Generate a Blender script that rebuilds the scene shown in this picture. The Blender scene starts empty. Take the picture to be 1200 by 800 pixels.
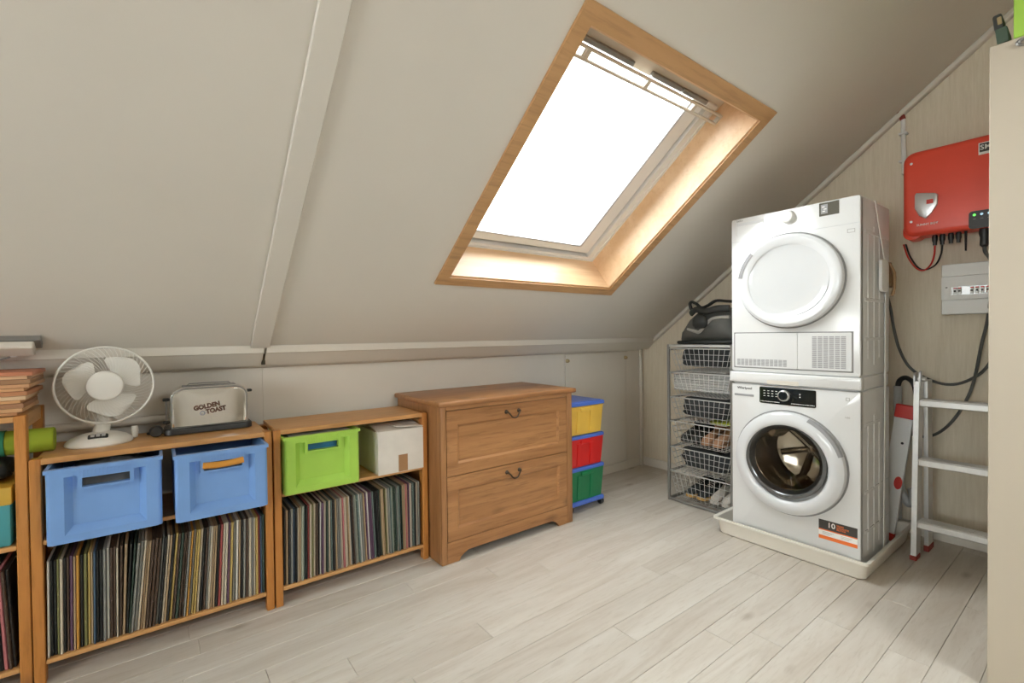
import bpy, bmesh, math, random
from mathutils import Matrix, Vector, noise
random.seed(7)
R = math.radians
SC = bpy.context.scene
COL = SC.collection

# ------------------------------------------------------------------ camera
cam = bpy.data.cameras.new('camera')
cam.sensor_width = 36.0
cam.lens = 36.0 * 550.58 / 1200.0
cam.clip_start = 0.02
cam_ob = bpy.data.objects.new('camera', cam)
COL.objects.link(cam_ob)
yaw, pitch, roll = R(37.293), R(-0.8388), R(-0.6229)
fw = Vector((math.sin(yaw) * math.cos(pitch), math.cos(yaw) * math.cos(pitch), math.sin(pitch)))
rt = Vector((math.cos(yaw), -math.sin(yaw), 0))
up = rt.cross(fw)
rr = rt * math.cos(roll) + up * math.sin(roll)
uu = -rt * math.sin(roll) + up * math.cos(roll)
cam_ob.matrix_world = Matrix(((rr.x, uu.x, -fw.x, 0), (rr.y, uu.y, -fw.y, 0), (rr.z, uu.z, -fw.z, 1.2), (0, 0, 0, 1)))
SC.camera = cam_ob

# ------------------------------------------------------------------ sky, lamps, exposure
SKY = 15.0
FILL_LAMP = 6.0  # power of the added fill lamp
SC.view_settings.view_transform = 'Standard'
SC.view_settings.look = 'None'
SC.view_settings.exposure = -0.2
SC.view_settings.gamma = 1.0
SC.view_settings.use_curve_mapping = False
world = bpy.data.worlds.new('overcast_sky')
SC.world = world
world.use_nodes = True
wn = world.node_tree.nodes
wn['Background'].inputs[0].default_value = (0.97, 0.985, 1.0, 1)
wn['Background'].inputs[1].default_value = SKY
SC.cycles.max_bounces = 10
SC.cycles.diffuse_bounces = 6
SC.cycles.transparent_max_bounces = 16
SC.cycles.caustics_reflective = False
SC.cycles.caustics_refractive = False
SC.cycles.sample_clamp_indirect = 6.0

SL = R(37.6)                       # roof pitch
A_Y, A_Z = 2.545, 1.163            # foot of the sloping ceiling
S_DIR = Vector((0, -math.cos(SL), math.sin(SL)))
S_NRM = Vector((0, math.sin(SL), math.cos(SL)))
YK, XG, XL = 2.70, 3.55, -3.00     # knee wall, gable wall, left wall
RIDGE_Y = 0.10
RIDGE_S = (A_Y - RIDGE_Y) / math.cos(SL)
RIDGE_Z = A_Z + RIDGE_S * math.sin(SL)
def slope_matrix(mirror=False):    # local x, s (up the slope), n (outward)
    s, n = S_DIR.copy(), S_NRM.copy()
    oy = A_Y
    if mirror:
        s.y, n.y, oy = -s.y, -n.y, 2 * RIDGE_Y - A_Y
    return Matrix(((1, 0, 0, 0), (0, s.y, n.y, oy), (0, s.z, n.z, A_Z), (0, 0, 0, 1)))
MS, MSB = slope_matrix(), slope_matrix(True)

def portal(m, x0, x1, s0, s1, n):  # helps the sky light find the roof windows, gives no light itself
    l = bpy.data.lights.new('skylight_portal', 'AREA')
    l.shape = 'RECTANGLE'
    l.size, l.size_y = x1 - x0, s1 - s0
    l.cycles.is_portal = True
    o = bpy.data.objects.new('skylight_portal', l)
    COL.objects.link(o)
    c = m @ Vector(((x0 + x1) / 2, (s0 + s1) / 2, n))
    z = (m.to_3x3() @ Vector((0, 0, 1))).normalized()      # lamp shines along its -z, into the room
    x = Vector((1, 0, 0))
    y = z.cross(x)
    o.matrix_world = Matrix(((x.x, y.x, z.x, c.x), (x.y, y.y, z.y, c.y), (x.z, y.z, z.z, c.z), (0, 0, 0, 1)))
portal(MS, 1.2, 2.42, 0.55, 1.80, 0.36)
portal(MSB, 0.9, 2.1, 0.55, 1.95, 0.36)
ML = Matrix(((0, 0, -1, XL), (1, 0, 0, 0), (0, 1, 0, 0), (0, 0, 0, 1)))     # u=Y v=Z, outward = -X
portal(ML, -0.85, 1.15, 0.95, 2.05, 0.14)

# ------------------------------------------------------------------ mesh helpers
FX = Matrix(((0, 0, -1, 0), (-1, 0, 0, 0), (0, 1, 0, 0), (0, 0, 0, 1)))   # u=-Y v=Z w=-X  (things that face -X)
FY = Matrix(((1, 0, 0, 0), (0, 0, -1, 0), (0, 1, 0, 0), (0, 0, 0, 1)))    # u=X v=Z w=-Y   (things that face -Y)
def at(x, y, z): return Matrix.Translation((x, y, z))

class MB:
    def __init__(s, T=None):
        s.v, s.f, s.T = [], [], T or Matrix.Identity(4)
    def add(s, vs, fs, M=None):
        T = s.T @ M if M is not None else s.T
        b = len(s.v)
        s.v += [T @ Vector(p) for p in vs]
        s.f += [[b + i for i in q] for q in fs]
        return s
    def box(s, x0, x1, y0, y1, z0, z1, bev=0.0, seg=1, M=None):
        vs = [(x, y, z) for z in (z0, z1) for y in (y0, y1) for x in (x0, x1)]
        fs = [(0, 2, 3, 1), (4, 5, 7, 6), (0, 1, 5, 4), (2, 6, 7, 3), (0, 4, 6, 2), (1, 3, 7, 5)]
        if bev <= 0:
            return s.add(vs, fs, M)
        bm = bmesh.new()
        bv = [bm.verts.new(p) for p in vs]
        for q in fs: bm.faces.new([bv[i] for i in q])
        bmesh.ops.bevel(bm, geom=bm.edges[:], offset=bev, segments=seg, profile=0.5, affect='EDGES')
        return s.bm(bm, M)
    def bm(s, bm, M=None):
        bm.verts.index_update()
        s.add([v.co.copy() for v in bm.verts], [[v.index for v in f.verts] for f in bm.faces], M)
        bm.free()
        return s
    def prism(s, pts, w0, w1, bev=0.0, seg=1, M=None):      # polygon in (u,v), thickness in w
        n = len(pts)
        bm = bmesh.new()
        a = [bm.verts.new((p[0], p[1], w0)) for p in pts]
        b = [bm.verts.new((p[0], p[1], w1)) for p in pts]
        bm.faces.new(a[::-1]); top = bm.faces.new(b)
        for i in range(n): bm.faces.new((a[i], a[(i + 1) % n], b[(i + 1) % n], b[i]))
        bmesh.ops.recalc_face_normals(bm, faces=bm.faces[:])
        if bev > 0:
            bmesh.ops.bevel(bm, geom=list(top.edges), offset=bev, segments=seg, profile=0.5, affect='EDGES')
        return s.bm(bm, M)
    def ring(s, o, i, wo, wi, wb, M=None):                  # rectangular frame in (u,v): outer/inner rect, front w at outer/inner edge, back w
        def q(r, w): return [(r[0], r[2], w), (r[1], r[2], w), (r[1], r[3], w), (r[0], r[3], w)]
        vs = q(o, wo) + q(i, wi) + q(i, wb) + q(o, wb)
        fs = []
        for k in range(4):
            l = (k + 1) % 4
            fs += [(k, l, 4 + l, 4 + k), (4 + k, 4 + l, 8 + l, 8 + k), (8 + k, 8 + l, 12 + l, 12 + k), (12 + k, 12 + l, l, k)]
        return s.add(vs, fs, M)
    def lathe(s, prof, n=32, M=None, sx=1.0, sy=1.0, a0=0.0, a1=2 * math.pi):
        vs, fs = [], []
        full = abs(a1 - a0 - 2 * math.pi) < 1e-6
        m = n if full else n + 1
        for r, h in prof:
            for k in range(m):
                t = a0 + (a1 - a0) * k / n
                vs.append((r * sx * math.cos(t), r * sy * math.sin(t), h))
        for j in range(len(prof) - 1):
            for k in range(n):
                l = (k + 1) % m
                fs.append((j * m + k, j * m + l, (j + 1) * m + l, (j + 1) * m + k))
        return s.add(vs, fs, M)
    def cyl(s, p0, p1, r0, r1=None, n=12):
        return s.tube([p0, p1], r0, n, r1=r1)
    def tube(s, path, r, n=8, closed=False, r1=None, flat=None):
        P = [Vector(p) for p in path]
        N = len(P)
        if N < 2: return s
        vs, fs = [], []
        nrm = None
        for i in range(N):
            if closed: t = P[(i + 1) % N] - P[i - 1]
            else: t = P[min(i + 1, N - 1)] - P[max(i - 1, 0)]
            t.normalize()
            if nrm is None:
                a = Vector((0, 0, 1)) if abs(t.z) < 0.9 else Vector((1, 0, 0))
                nrm = (a - t * a.dot(t)).normalized()
            else:
                nrm = (nrm - t * nrm.dot(t)).normalized()
            b = t.cross(nrm)
            rad = r if r1 is None else r + (r1 - r) * i / (N - 1)
            fl = flat or 1.0
            for k in range(n):
                g = 2 * math.pi * k / n + (math.pi / 4 if n == 4 else 0)
                vs.append(P[i] + nrm * (rad * math.cos(g)) + b * (rad * fl * math.sin(g)))
        for i in range(N if closed else N - 1):
            j = (i + 1) % N
            for k in range(n):
                l = (k + 1) % n
                fs.append((i * n + k, i * n + l, j * n + l, j * n + k))
        if not closed:
            fs.append(tuple(range(n))[::-1]); fs.append(tuple((N - 1) * n + k for k in range(n)))
        return s.add(vs, fs)
    def loft(s, loops, cap=True, M=None, closed=True):
        n = len(loops[0]); vs = [p for l in loops for p in l]; fs = []
        for i in range(len(loops) - 1):
            for k in range(n if closed else n - 1):
                l = (k + 1) % n
                fs.append((i * n + k, i * n + l, (i + 1) * n + l, (i + 1) * n + k))
        if cap:
            fs.append(tuple(range(n))[::-1]); fs.append(tuple((len(loops) - 1) * n + k for k in range(n)))
        return s.add(vs, fs, M)
    def build(s, name, m, parent=None, origin=None, ang=35, stuff=False):
        if parent is not None: o0 = Vector(ROOT[parent])
        elif origin is not None: o0 = Vector(origin)
        else: o0 = Vector((0, 0, 0))
        me = bpy.data.meshes.new(name)
        me.from_pydata([p - o0 for p in s.v], [], s.f)
        bm = bmesh.new(); bm.from_mesh(me)
        bmesh.ops.recalc_face_normals(bm, faces=bm.faces[:])
        bm.to_mesh(me); bm.free()
        me.polygons.foreach_set('use_smooth', [True] * len(me.polygons))
        me.set_sharp_from_angle(angle=R(ang))
        me.materials.append(m)
        ob = bpy.data.objects.new(name, me)
        COL.objects.link(ob)
        if parent is not None: ob.parent = parent
        else: ob.location = o0
        ROOT[ob] = o0
        if stuff: ob['kind'] = 'stuff'
        return ob
ROOT = {}

def tag(o, label, cat, group=None):
    o['label'] = label; o['category'] = cat
    if group: o['group'] = group
    return o
def thing(name, label, cat, loc, group=None):
    o = bpy.data.objects.new(name, None)
    o.empty_display_size = 0.05
    COL.objects.link(o); o.location = loc
    ROOT[o] = Vector(loc)
    return tag(o, label, cat, group)
def struct(o): o['kind'] = 'structure'; return o

def text(name, s, size, M, m, parent, bold=0.0, sx=1.0, thick=0.0004, align='CENTER'):
    cu = bpy.data.curves.new(name, 'FONT')
    cu.body = s; cu.size = size; cu.align_x = align; cu.align_y = 'CENTER'
    cu.extrude = thick; cu.offset = bold; cu.resolution_u = 3
    ob = bpy.data.objects.new(name, cu)
    COL.objects.link(ob)
    me = bpy.data.meshes.new_from_object(ob)
    bpy.data.objects.remove(ob); bpy.data.curves.remove(cu)
    mb = MB()
    mb.add([(v.co.x * sx, v.co.y, v.co.z) for v in me.vertices], [list(p.vertices) for p in me.polygons], M)
    bpy.data.meshes.remove(me)
    return mb.build(name, m, parent)

def rrect(x0, x1, y0, y1, r, n=5):
    pts = []
    for cx, cy, a in ((x1 - r, y1 - r, 0), (x0 + r, y1 - r, 90), (x0 + r, y0 + r, 180), (x1 - r, y0 + r, 270)):
        for k in range(n + 1):
            t = R(a + 90 * k / n)
            pts.append((cx + r * math.cos(t), cy + r * math.sin(t)))
    return pts
def catmull(P, n=8):
    P = [Vector(p) for p in P]; Q = [2 * P[0] - P[1]] + P + [2 * P[-1] - P[-2]]; out = []
    for i in range(1, len(Q) - 2):
        a, b, c, d = Q[i - 1:i + 3]
        for k in range(n):
            t = k / n
            out.append(0.5 * ((2 * b) + (c - a) * t + (2 * a - 5 * b + 4 * c - d) * t * t + (3 * b - a - 3 * c + d) * t ** 3))
    return out + [P[-1]]

# ------------------------------------------------------------------ materials
def new_mat(name):
    m = bpy.data.materials.new(name); m.use_nodes = True
    nt = m.node_tree
    return m, nt, nt.nodes['Principled BSDF']
def coords(nt, scale=(1, 1, 1), rand=False):
    tc = nt.nodes.new('ShaderNodeTexCoord'); mp = nt.nodes.new('ShaderNodeMapping')
    mp.inputs['Scale'].default_value = scale
    nt.links.new(tc.outputs['Object'], mp.inputs['Vector'])
    if rand:
        oi = nt.nodes.new('ShaderNodeObjectInfo'); mu = nt.nodes.new('ShaderNodeVectorMath'); mu.operation = 'SCALE'
        cx = nt.nodes.new('ShaderNodeCombineXYZ')
        for k in range(3): nt.links.new(oi.outputs['Random'], cx.inputs[k])
        nt.links.new(cx.outputs[0], mu.inputs[0]); mu.inputs['Scale'].default_value = 37.0
        nt.links.new(mu.outputs[0], mp.inputs['Location'])
    return mp.outputs['Vector']
def tex_noise(nt, vec, scale, detail=4, rough=0.55, dist=0.0):
    n = nt.nodes.new('ShaderNodeTexNoise')
    n.inputs['Scale'].default_value = scale; n.inputs['Detail'].default_value = detail
    n.inputs['Roughness'].default_value = rough; n.inputs['Distortion'].default_value = dist
    nt.links.new(vec, n.inputs['Vector'])
    return n.outputs['Fac']
def ramp(nt, fac, stops):
    r = nt.nodes.new('ShaderNodeValToRGB'); e = r.color_ramp.elements
    while len(e) < len(stops): e.new(0.5)
    for k, (p, c) in enumerate(stops):
        e[k].position = p; e[k].color = (*c, 1) if len(c) == 3 else c
    nt.links.new(fac, r.inputs['Fac'])
    return r.outputs['Color']
def mix(nt, fac, a, b, mode='MIX'):
    n = nt.nodes.new('ShaderNodeMix'); n.data_type = 'RGBA'; n.blend_type = mode
    for sock, v in ((n.inputs[0], fac), (n.inputs[6], a), (n.inputs[7], b)):
        if hasattr(v, 'links'): nt.links.new(v, sock)
        elif isinstance(v, (int, float)): sock.default_value = v
        else: sock.default_value = (*v, 1)
    return n.outputs[2]
def bump(nt, bsdf, h, strength, dist=0.002):
    b = nt.nodes.new('ShaderNodeBump'); b.inputs['Strength'].default_value = strength; b.inputs['Distance'].default_value = dist
    nt.links.new(h, b.inputs['Height']); nt.links.new(b.outputs[0], bsdf.inputs['Normal'])
def mat(name, c, rough=0.5, metal=0.0, var=0.06, vscale=6.0, bmp=0.0, bscale=60.0, coat=0.0, spec=0.5, stretch=(1, 1, 1)):
    m, nt, b = new_mat(name)
    v = coords(nt, stretch)
    n = tex_noise(nt, v, vscale)
    lo = tuple(x * (1 - var) for x in c); hi = tuple(min(1, x * (1 + var)) for x in c)
    nt.links.new(ramp(nt, n, [(0.3, lo), (0.7, hi)]), b.inputs['Base Color'])
    b.inputs['Roughness'].default_value = rough; b.inputs['Metallic'].default_value = metal
    b.inputs['Specular IOR Level'].default_value = spec
    if coat: b.inputs['Coat Weight'].default_value = coat; b.inputs['Coat Roughness'].default_value = 0.08
    if bmp: bump(nt, b, tex_noise(nt, v, bscale, 3), bmp)
    return m
def wood(name, c1, c2, knot, axis='x', rough=0.42, scale=1.0, knots=True, rand=True, contrast=1.0):
    m, nt, b = new_mat(name)
    st = {'x': (0.7, 9, 9), 'y': (9, 0.7, 9), 'z': (9, 9, 0.7)}[axis]
    v = coords(nt, tuple(k * scale for k in st), rand)
    n1 = tex_noise(nt, v, 1.3, 5, 0.6, 0.7)
    n2 = tex_noise(nt, v, 7.0, 4, 0.65, 0.2)
    c = ramp(nt, n1, [(0.32, c1), (0.68, c2)])
    dk = tuple(x * (1 - 0.28 * contrast) for x in c1)
    c = mix(nt, ramp(nt, n2, [(0.50, (0, 0, 0)), (0.72, (0.75, 0.75, 0.75))]), c, dk)
    if knots:
        kv = coords(nt, tuple({'x': (2.2, 5, 5), 'y': (5, 2.2, 5), 'z': (5, 5, 2.2)}[axis]), rand)
        vo = nt.nodes.new('ShaderNodeTexVoronoi'); vo.inputs['Scale'].default_value = 1.0
        nt.links.new(kv, vo.inputs['Vector'])
        c = mix(nt, ramp(nt, vo.outputs['Distance'], [(0.05, (0.85, 0.85, 0.85)), (0.17, (0, 0, 0))]), c, knot)
    nt.links.new(c, b.inputs['Base Color'])
    b.inputs['Roughness'].default_value = rough
    bump(nt, b, n2, 0.12, 0.001)
    return m

M = {}
M['ceiling'] = mat('ceiling_paint', (0.70, 0.665, 0.605), 0.62, var=0.02, vscale=2.0, bmp=0.05, bscale=120)
M['knee'] = mat('wall_paint', (0.70, 0.655, 0.585), 0.6, var=0.03, vscale=2.5, bmp=0.04, bscale=90)
M['trim'] = mat('trim_paint', (0.72, 0.68, 0.61), 0.5, var=0.02, vscale=3)
def wallpaper():
    m, nt, b = new_mat('woven_wallpaper')
    v = coords(nt, (30, 30, 2.2)); n = tex_noise(nt, v, 3.0, 5, 0.7)
    nt.links.new(ramp(nt, n, [(0.3, (0.69, 0.61, 0.475)), (0.7, (0.79, 0.715, 0.585))]), b.inputs['Base Color'])
    b.inputs['Roughness'].default_value = 0.75; bump(nt, b, n, 0.35, 0.003)
    return m
M['gable'] = wallpaper()
def plank_mat():
    m, nt, b = new_mat('whitewashed_oak_laminate')
    v = coords(nt, (1.1, 9, 9), True)
    n1 = tex_noise(nt, v, 1.2, 5, 0.62, 1.0); n2 = tex_noise(nt, v, 8.0, 4, 0.7, 0.3)
    c = ramp(nt, n1, [(0.28, (0.51, 0.455, 0.39)), (0.5, (0.595, 0.55, 0.49)), (0.72, (0.65, 0.615, 0.56))])
    c = mix(nt, ramp(nt, n2, [(0.52, (0, 0, 0)), (0.75, (0.55, 0.55, 0.55))]), c, (0.44, 0.38, 0.31))
    kv = coords(nt, (1.9, 4.6, 4.6), True)
    kd = nt.nodes.new('ShaderNodeTexVoronoi'); kd.inputs['Scale'].default_value = 1.0
    nt.links.new(kv, kd.inputs['Vector'])
    c = mix(nt, ramp(nt, kd.outputs['Distance'], [(0.02, (0.65, 0.65, 0.65)), (0.11, (0, 0, 0))]), c, (0.27, 0.21, 0.15))
    oi = nt.nodes.new('ShaderNodeObjectInfo')
    c = mix(nt, 1.0, c, ramp(nt, oi.outputs['Random'], [(0.0, (0.90, 0.89, 0.88)), (1.0, (1.0, 1.0, 1.0))]), 'MULTIPLY')
    nt.links.new(c, b.inputs['Base Color'])
    b.inputs['Roughness'].default_value = 0.42; bump(nt, b, n2, 0.1, 0.001)
    return m
M['plank'] = plank_mat()
M['pine_x'] = wood('pine_boards', (0.55, 0.27, 0.090), (0.65, 0.36, 0.14), (0.22, 0.09, 0.03), 'x')
M['pine_y'] = wood('pine_rungs', (0.56, 0.30, 0.115), (0.66, 0.39, 0.17), (0.22, 0.09, 0.03), 'y')
M['pine_z'] = wood('pine_posts', (0.46, 0.175, 0.034), (0.55, 0.23, 0.055), (0.2, 0.08, 0.03), 'z')
M['chest_x'] = wood('stained_pine_fronts', (0.33, 0.145, 0.052), (0.49, 0.245, 0.098), (0.09, 0.04, 0.016), 'x', 0.4, contrast=1.25)
M['chest_z'] = wood('stained_pine_sides', (0.31, 0.138, 0.050), (0.43, 0.21, 0.083), (0.09, 0.04, 0.016), 'z', 0.4, contrast=1.5)
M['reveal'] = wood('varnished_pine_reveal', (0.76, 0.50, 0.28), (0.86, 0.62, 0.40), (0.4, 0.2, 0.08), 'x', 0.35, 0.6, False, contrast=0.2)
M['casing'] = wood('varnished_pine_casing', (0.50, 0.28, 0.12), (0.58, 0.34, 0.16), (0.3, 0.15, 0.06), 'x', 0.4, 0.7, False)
M['white_plastic'] = mat('white_plastic', (0.80, 0.80, 0.785), 0.35, var=0.015)
M['enamel'] = mat('white_enamel', (0.70, 0.708, 0.71), 0.12, var=0.012, coat=0.0)
M['white_side'] = mat('white_sheet_side', (0.74, 0.76, 0.79), 0.35, var=0.03, vscale=14, bmp=0.12, bscale=22)
M['door_white'] = mat('glossy_white_door', (0.69, 0.705, 0.725), 0.10, var=0.01, coat=0.0)
M['dish'] = mat('pale_grey_door_dish', (0.62, 0.635, 0.65), 0.08, var=0.01, coat=0.0)
M['tray'] = mat('cream_tray_plastic', (0.80, 0.77, 0.70), 0.4, var=0.03)
M['groove'] = mat('shadow_gap', (0.22, 0.22, 0.22), 0.6)
M['rim_grey'] = mat('smoky_door_rim', (0.16, 0.165, 0.17), 0.15, 0.6)
M['grey_slot'] = mat('grey_vent', (0.30, 0.30, 0.31), 0.6)
M['black'] = mat('black_plastic', (0.022, 0.022, 0.022), 0.4, bmp=0.05)
M['black_gloss'] = mat('black_gloss_panel', (0.012, 0.014, 0.013), 0.12, var=0.1)
M['display'] = mat('smoked_display', (0.10, 0.10, 0.085), 0.12)
M['silver'] = mat('silver_plastic', (0.62, 0.62, 0.63), 0.3, 0.7)
M['chrome'] = mat('polished_chrome', (0.86, 0.86, 0.86), 0.06, 1.0, var=0.01)
M['drum'] = mat('steel_drum', (0.50, 0.455, 0.39), 0.13, 1.0, var=0.1, vscale=14)
M['alu'] = mat('brushed_aluminium', (0.72, 0.72, 0.71), 0.38, 0.75, var=0.04, vscale=30)
M['galv'] = mat('grey_epoxy_steel', (0.27, 0.265, 0.25), 0.42, 0.5)
M['wire'] = mat('pale_grey_wire', (0.56, 0.56, 0.54), 0.4, 0.3)
M['red'] = mat('red_plastic', (0.62, 0.035, 0.025), 0.4)
M['inv_red'] = mat('red_powder_coat', (0.80, 0.075, 0.04), 0.33, var=0.04, bmp=0.04, bscale=300)
M['dark_red'] = mat('dark_red_rubber', (0.25, 0.03, 0.02), 0.6)
M['orange'] = mat('orange_print', (0.80, 0.17, 0.03), 0.5)
M['ink'] = mat('dark_print', (0.05, 0.045, 0.04), 0.5)
M['brown_ink'] = mat('dark_brown_print', (0.10, 0.04, 0.02), 0.5)
M['grey_ink'] = mat('grey_print', (0.35, 0.34, 0.33), 0.5)
M['white_ink'] = mat('white_print', (0.85, 0.85, 0.83), 0.5)
M['blue'] = mat('blue_crate_plastic', (0.175, 0.34, 0.68), 0.38, var=0.05)
M['green'] = mat('green_crate_plastic', (0.37, 0.62, 0.085), 0.38, var=0.05)
M['amber'] = mat('amber_grip', (0.62, 0.27, 0.03), 0.45)
M['cardboard'] = mat('white_cardboard', (0.70, 0.655, 0.595), 0.8, var=0.06, vscale=9)
M['tape'] = mat('brown_tape', (0.36, 0.19, 0.085), 0.35)
M['cart_blue'] = mat('royal_blue_plastic', (0.08, 0.17, 0.62), 0.35)
M['cart_yellow'] = mat('yellow_plastic', (0.86, 0.55, 0.09), 0.35)
M['cart_red'] = mat('bright_red_plastic', (0.72, 0.022, 0.02), 0.35)
M['cart_green'] = mat('dark_green_plastic', (0.012, 0.20, 0.075), 0.35)
M['bronze'] = mat('dark_bronze', (0.07, 0.05, 0.035), 0.4, 0.7)
M['brass'] = mat('aged_brass', (0.46, 0.36, 0.2), 0.35, 0.8)
M['copper'] = mat('bronze_buckle', (0.40, 0.27, 0.16), 0.3, 0.9)
M['fan_white'] = mat('fan_white', (0.78, 0.76, 0.71), 0.35, var=0.02)
M['fan_wire'] = mat('fan_wire_white', (0.74, 0.72, 0.67), 0.4, var=0.02)
M['cable'] = mat('dark_grey_cable', (0.10, 0.105, 0.10), 0.5)
M['pipe_grey'] = mat('pale_grey_pipe', (0.50, 0.51, 0.51), 0.4)
M['strap'] = mat('white_webbing', (0.80, 0.80, 0.80), 0.6, bmp=0.2, bscale=300)
M['tube_light'] = mat('cream_fitting', (0.66, 0.62, 0.55), 0.5)
M['dark_gap'] = mat('dark_crack', (0.06, 0.05, 0.03), 0.9)
M['bag_grey'] = mat('grey_nylon', (0.115, 0.115, 0.105), 0.6, var=0.15, bmp=0.3, bscale=90)
M['bag_black'] = mat('black_nylon', (0.025, 0.027, 0.025), 0.55, var=0.15, bmp=0.3, bscale=120)
M['bag_light'] = mat('pale_grey_nylon', (0.42, 0.41, 0.38), 0.6, bmp=0.2, bscale=90)
M['dark_cloth'] = mat('charcoal_cloth', (0.032, 0.036, 0.038), 0.85, var=0.25, bmp=0.6, bscale=40)
M['grey_cloth'] = mat('grey_cloth', (0.16, 0.16, 0.165), 0.85, var=0.25, vscale=14, bmp=0.7, bscale=40)
M['lime_cloth'] = mat('lime_cloth', (0.52, 0.56, 0.06), 0.8, bmp=0.4, bscale=40)
M['mat_green'] = mat('lime_foam_mat', (0.28, 0.36, 0.02), 0.8, var=0.12, bmp=0.3, bscale=80)
M['mat_teal'] = mat('teal_foam_mat', (0.03, 0.22, 0.12), 0.8, bmp=0.3, bscale=80)
M['case_green'] = mat('dark_green_case', (0.05, 0.085, 0.055), 0.6, var=0.2)
M['teal'] = mat('teal_box_card', (0.06, 0.30, 0.33), 0.5, var=0.1)
M['box_yellow'] = mat('mustard_box_lid', (0.62, 0.38, 0.05), 0.5, var=0.08)
M['tan_leather'] = mat('tan_suede', (0.42, 0.23, 0.13), 0.7, var=0.12)
M['gum'] = mat('gum_sole', (0.55, 0.33, 0.10), 0.6)
M['white_shoe'] = mat('off_white_canvas', (0.58, 0.54, 0.49), 0.7)
M['wardrobe'] = mat('beige_laminate', (0.51, 0.45, 0.36), 0.5, var=0.02, vscale=3)
M['paper'] = mat('grey_paper', (0.42, 0.42, 0.40), 0.7, var=0.08)
M['blue_folder'] = mat('blue_folder', (0.04, 0.22, 0.42), 0.5)
M['led_green'] = mat('green_status_light', (0.1, 0.7, 0.1), 0.3)
def lens_mat(name, c, k):
    m, nt, b = new_mat(name)
    b.inputs['Base Color'].default_value = (*c, 1)
    b.inputs['Emission Color'].default_value = (*c, 1); b.inputs['Emission Strength'].default_value = k
    n = tex_noise(nt, coords(nt), 30); b.inputs['Roughness'].default_value = 0.3
    return m
M['lit_green'] = lens_mat('lit_green_diode', (0.15, 0.9, 0.12), 1.5)
M['lit_pale'] = lens_mat('lit_pale_diode', (0.5, 0.75, 0.95), 0.7)
M['globe'] = lens_mat('glowing_fill_globe', (1.0, 0.9, 0.76), 6.0)  # glow of the added fill lamp's globe
def glass_mat(name, tint, gloss, rough=0.02):
    m, nt, b = new_mat(name)
    nt.nodes.remove(b)
    out = nt.nodes['Material Output']
    t = nt.nodes.new('ShaderNodeBsdfTransparent'); t.inputs[0].default_value = (*tint, 1)
    g = nt.nodes.new('ShaderNodeBsdfGlossy'); g.inputs['Roughness'].default_value = rough
    lw = nt.nodes.new('ShaderNodeLayerWeight'); lw.inputs[0].default_value = gloss
    mx = nt.nodes.new('ShaderNodeMixShader')
    nt.links.new(lw.outputs['Fresnel'], mx.inputs[0]); nt.links.new(t.outputs[0], mx.inputs[1]); nt.links.new(g.outputs[0], mx.inputs[2])
    nt.links.new(mx.outputs[0], out.inputs[0])
    return m
M['glass'] = glass_mat('window_glass', (0.96, 0.98, 0.97), 0.12)
M['door_glass'] = glass_mat('dark_tinted_door_glass', (0.82, 0.80, 0.76), 0.22)
def film():
    m, nt, b = new_mat('clear_plastic_film')
    out = nt.nodes['Material Output']
    b.inputs['Base Color'].default_value = (0.78, 0.79, 0.78, 1); b.inputs['Roughness'].default_value = 0.14
    bump(nt, b, tex_noise(nt, coords(nt), 70, 3), 0.7, 0.004)
    t = nt.nodes.new('ShaderNodeBsdfTransparent'); mx = nt.nodes.new('ShaderNodeMixShader'); mx.inputs[0].default_value = 0.42
    nt.links.new(t.outputs[0], mx.inputs[1]); nt.links.new(b.outputs[0], mx.inputs[2]); nt.links.new(mx.outputs[0], out.inputs[0])
    return m
M['film'] = film()

# ================================================================== THE SETTING
# ---- floor and its planks
floor = struct(MB().box(XL - 0.1, XG + 0.1, 2 * RIDGE_Y - YK - 0.1, YK + 0.1, -0.12, -0.008).build('floor', M['plank']))
PW = 0.122
butts = {0: 0.12, 1: 0.95, 2: 1.34, 3: 0.30, 4: 0.553, 5: 1.05, 6: 1.98, 7: 0.75, 8: 1.478, 9: 2.35, 10: 1.75, 11: 0.6, 12: 2.2, 13: 1.3, 14: 0.9, 15: 2.78}
for row in range(-4, 24):
    y1 = 2.253 - PW * row
    y0 = y1 - PW
    y1c = min(y1, YK)
    if y1c - y0 < 0.01 or y0 > YK: continue
    x = butts.get(row, random.uniform(0, 1.28))
    while x > XL: x -= 1.28
    while x < XG:
        a, b = max(x, XL), min(x + 1.28, XG)
        if b - a > 0.02:
            cx, cy = (a + b) / 2, (y0 + y1c) / 2
            g = 0.0007
            MB().box(a + g, b - g, y0 + g, y1c - g, -0.008, 0, 0.0012).build('plank', M['plank'], floor)
        x += 1.28
ROOTS = None
# ---- walls
wb = struct(MB().box(XL, XG, YK + 0.004, YK + 0.12, -0.05, 1.30).build('wall_back', M['knee']))
MB().box(XL, 0.437, YK, YK + 0.006, 0.07, 1.10).build('panel', M['knee'], wb)
MB().box(0.441, 2.578, YK, YK + 0.006, 0.07, 1.10).build('panel', M['knee'], wb)
MB().box(3.325, 3.502, YK, YK + 0.006, 0.0, 1.10).build('panel', M['knee'], wb)
def gable(x0, x1, name, m):
    b = 2 * RIDGE_Y
    pts = [(b - YK - .1, -.05), (YK + .1, -.05), (YK + .1, A_Z - .2 * math.tan(SL)), (RIDGE_Y, RIDGE_Z + .02), (b - YK - .1, A_Z - .2 * math.tan(SL))]
    mm = Matrix(((0, 0, 1, 0), (1, 0, 0, 0), (0, 1, 0, 0), (0, 0, 0, 1)))
    return struct(MB().prism(pts, x0, x1, M=mm).build(name, m))
gable(XG, XG + 0.1, 'wall_right', M['gable'])
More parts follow.
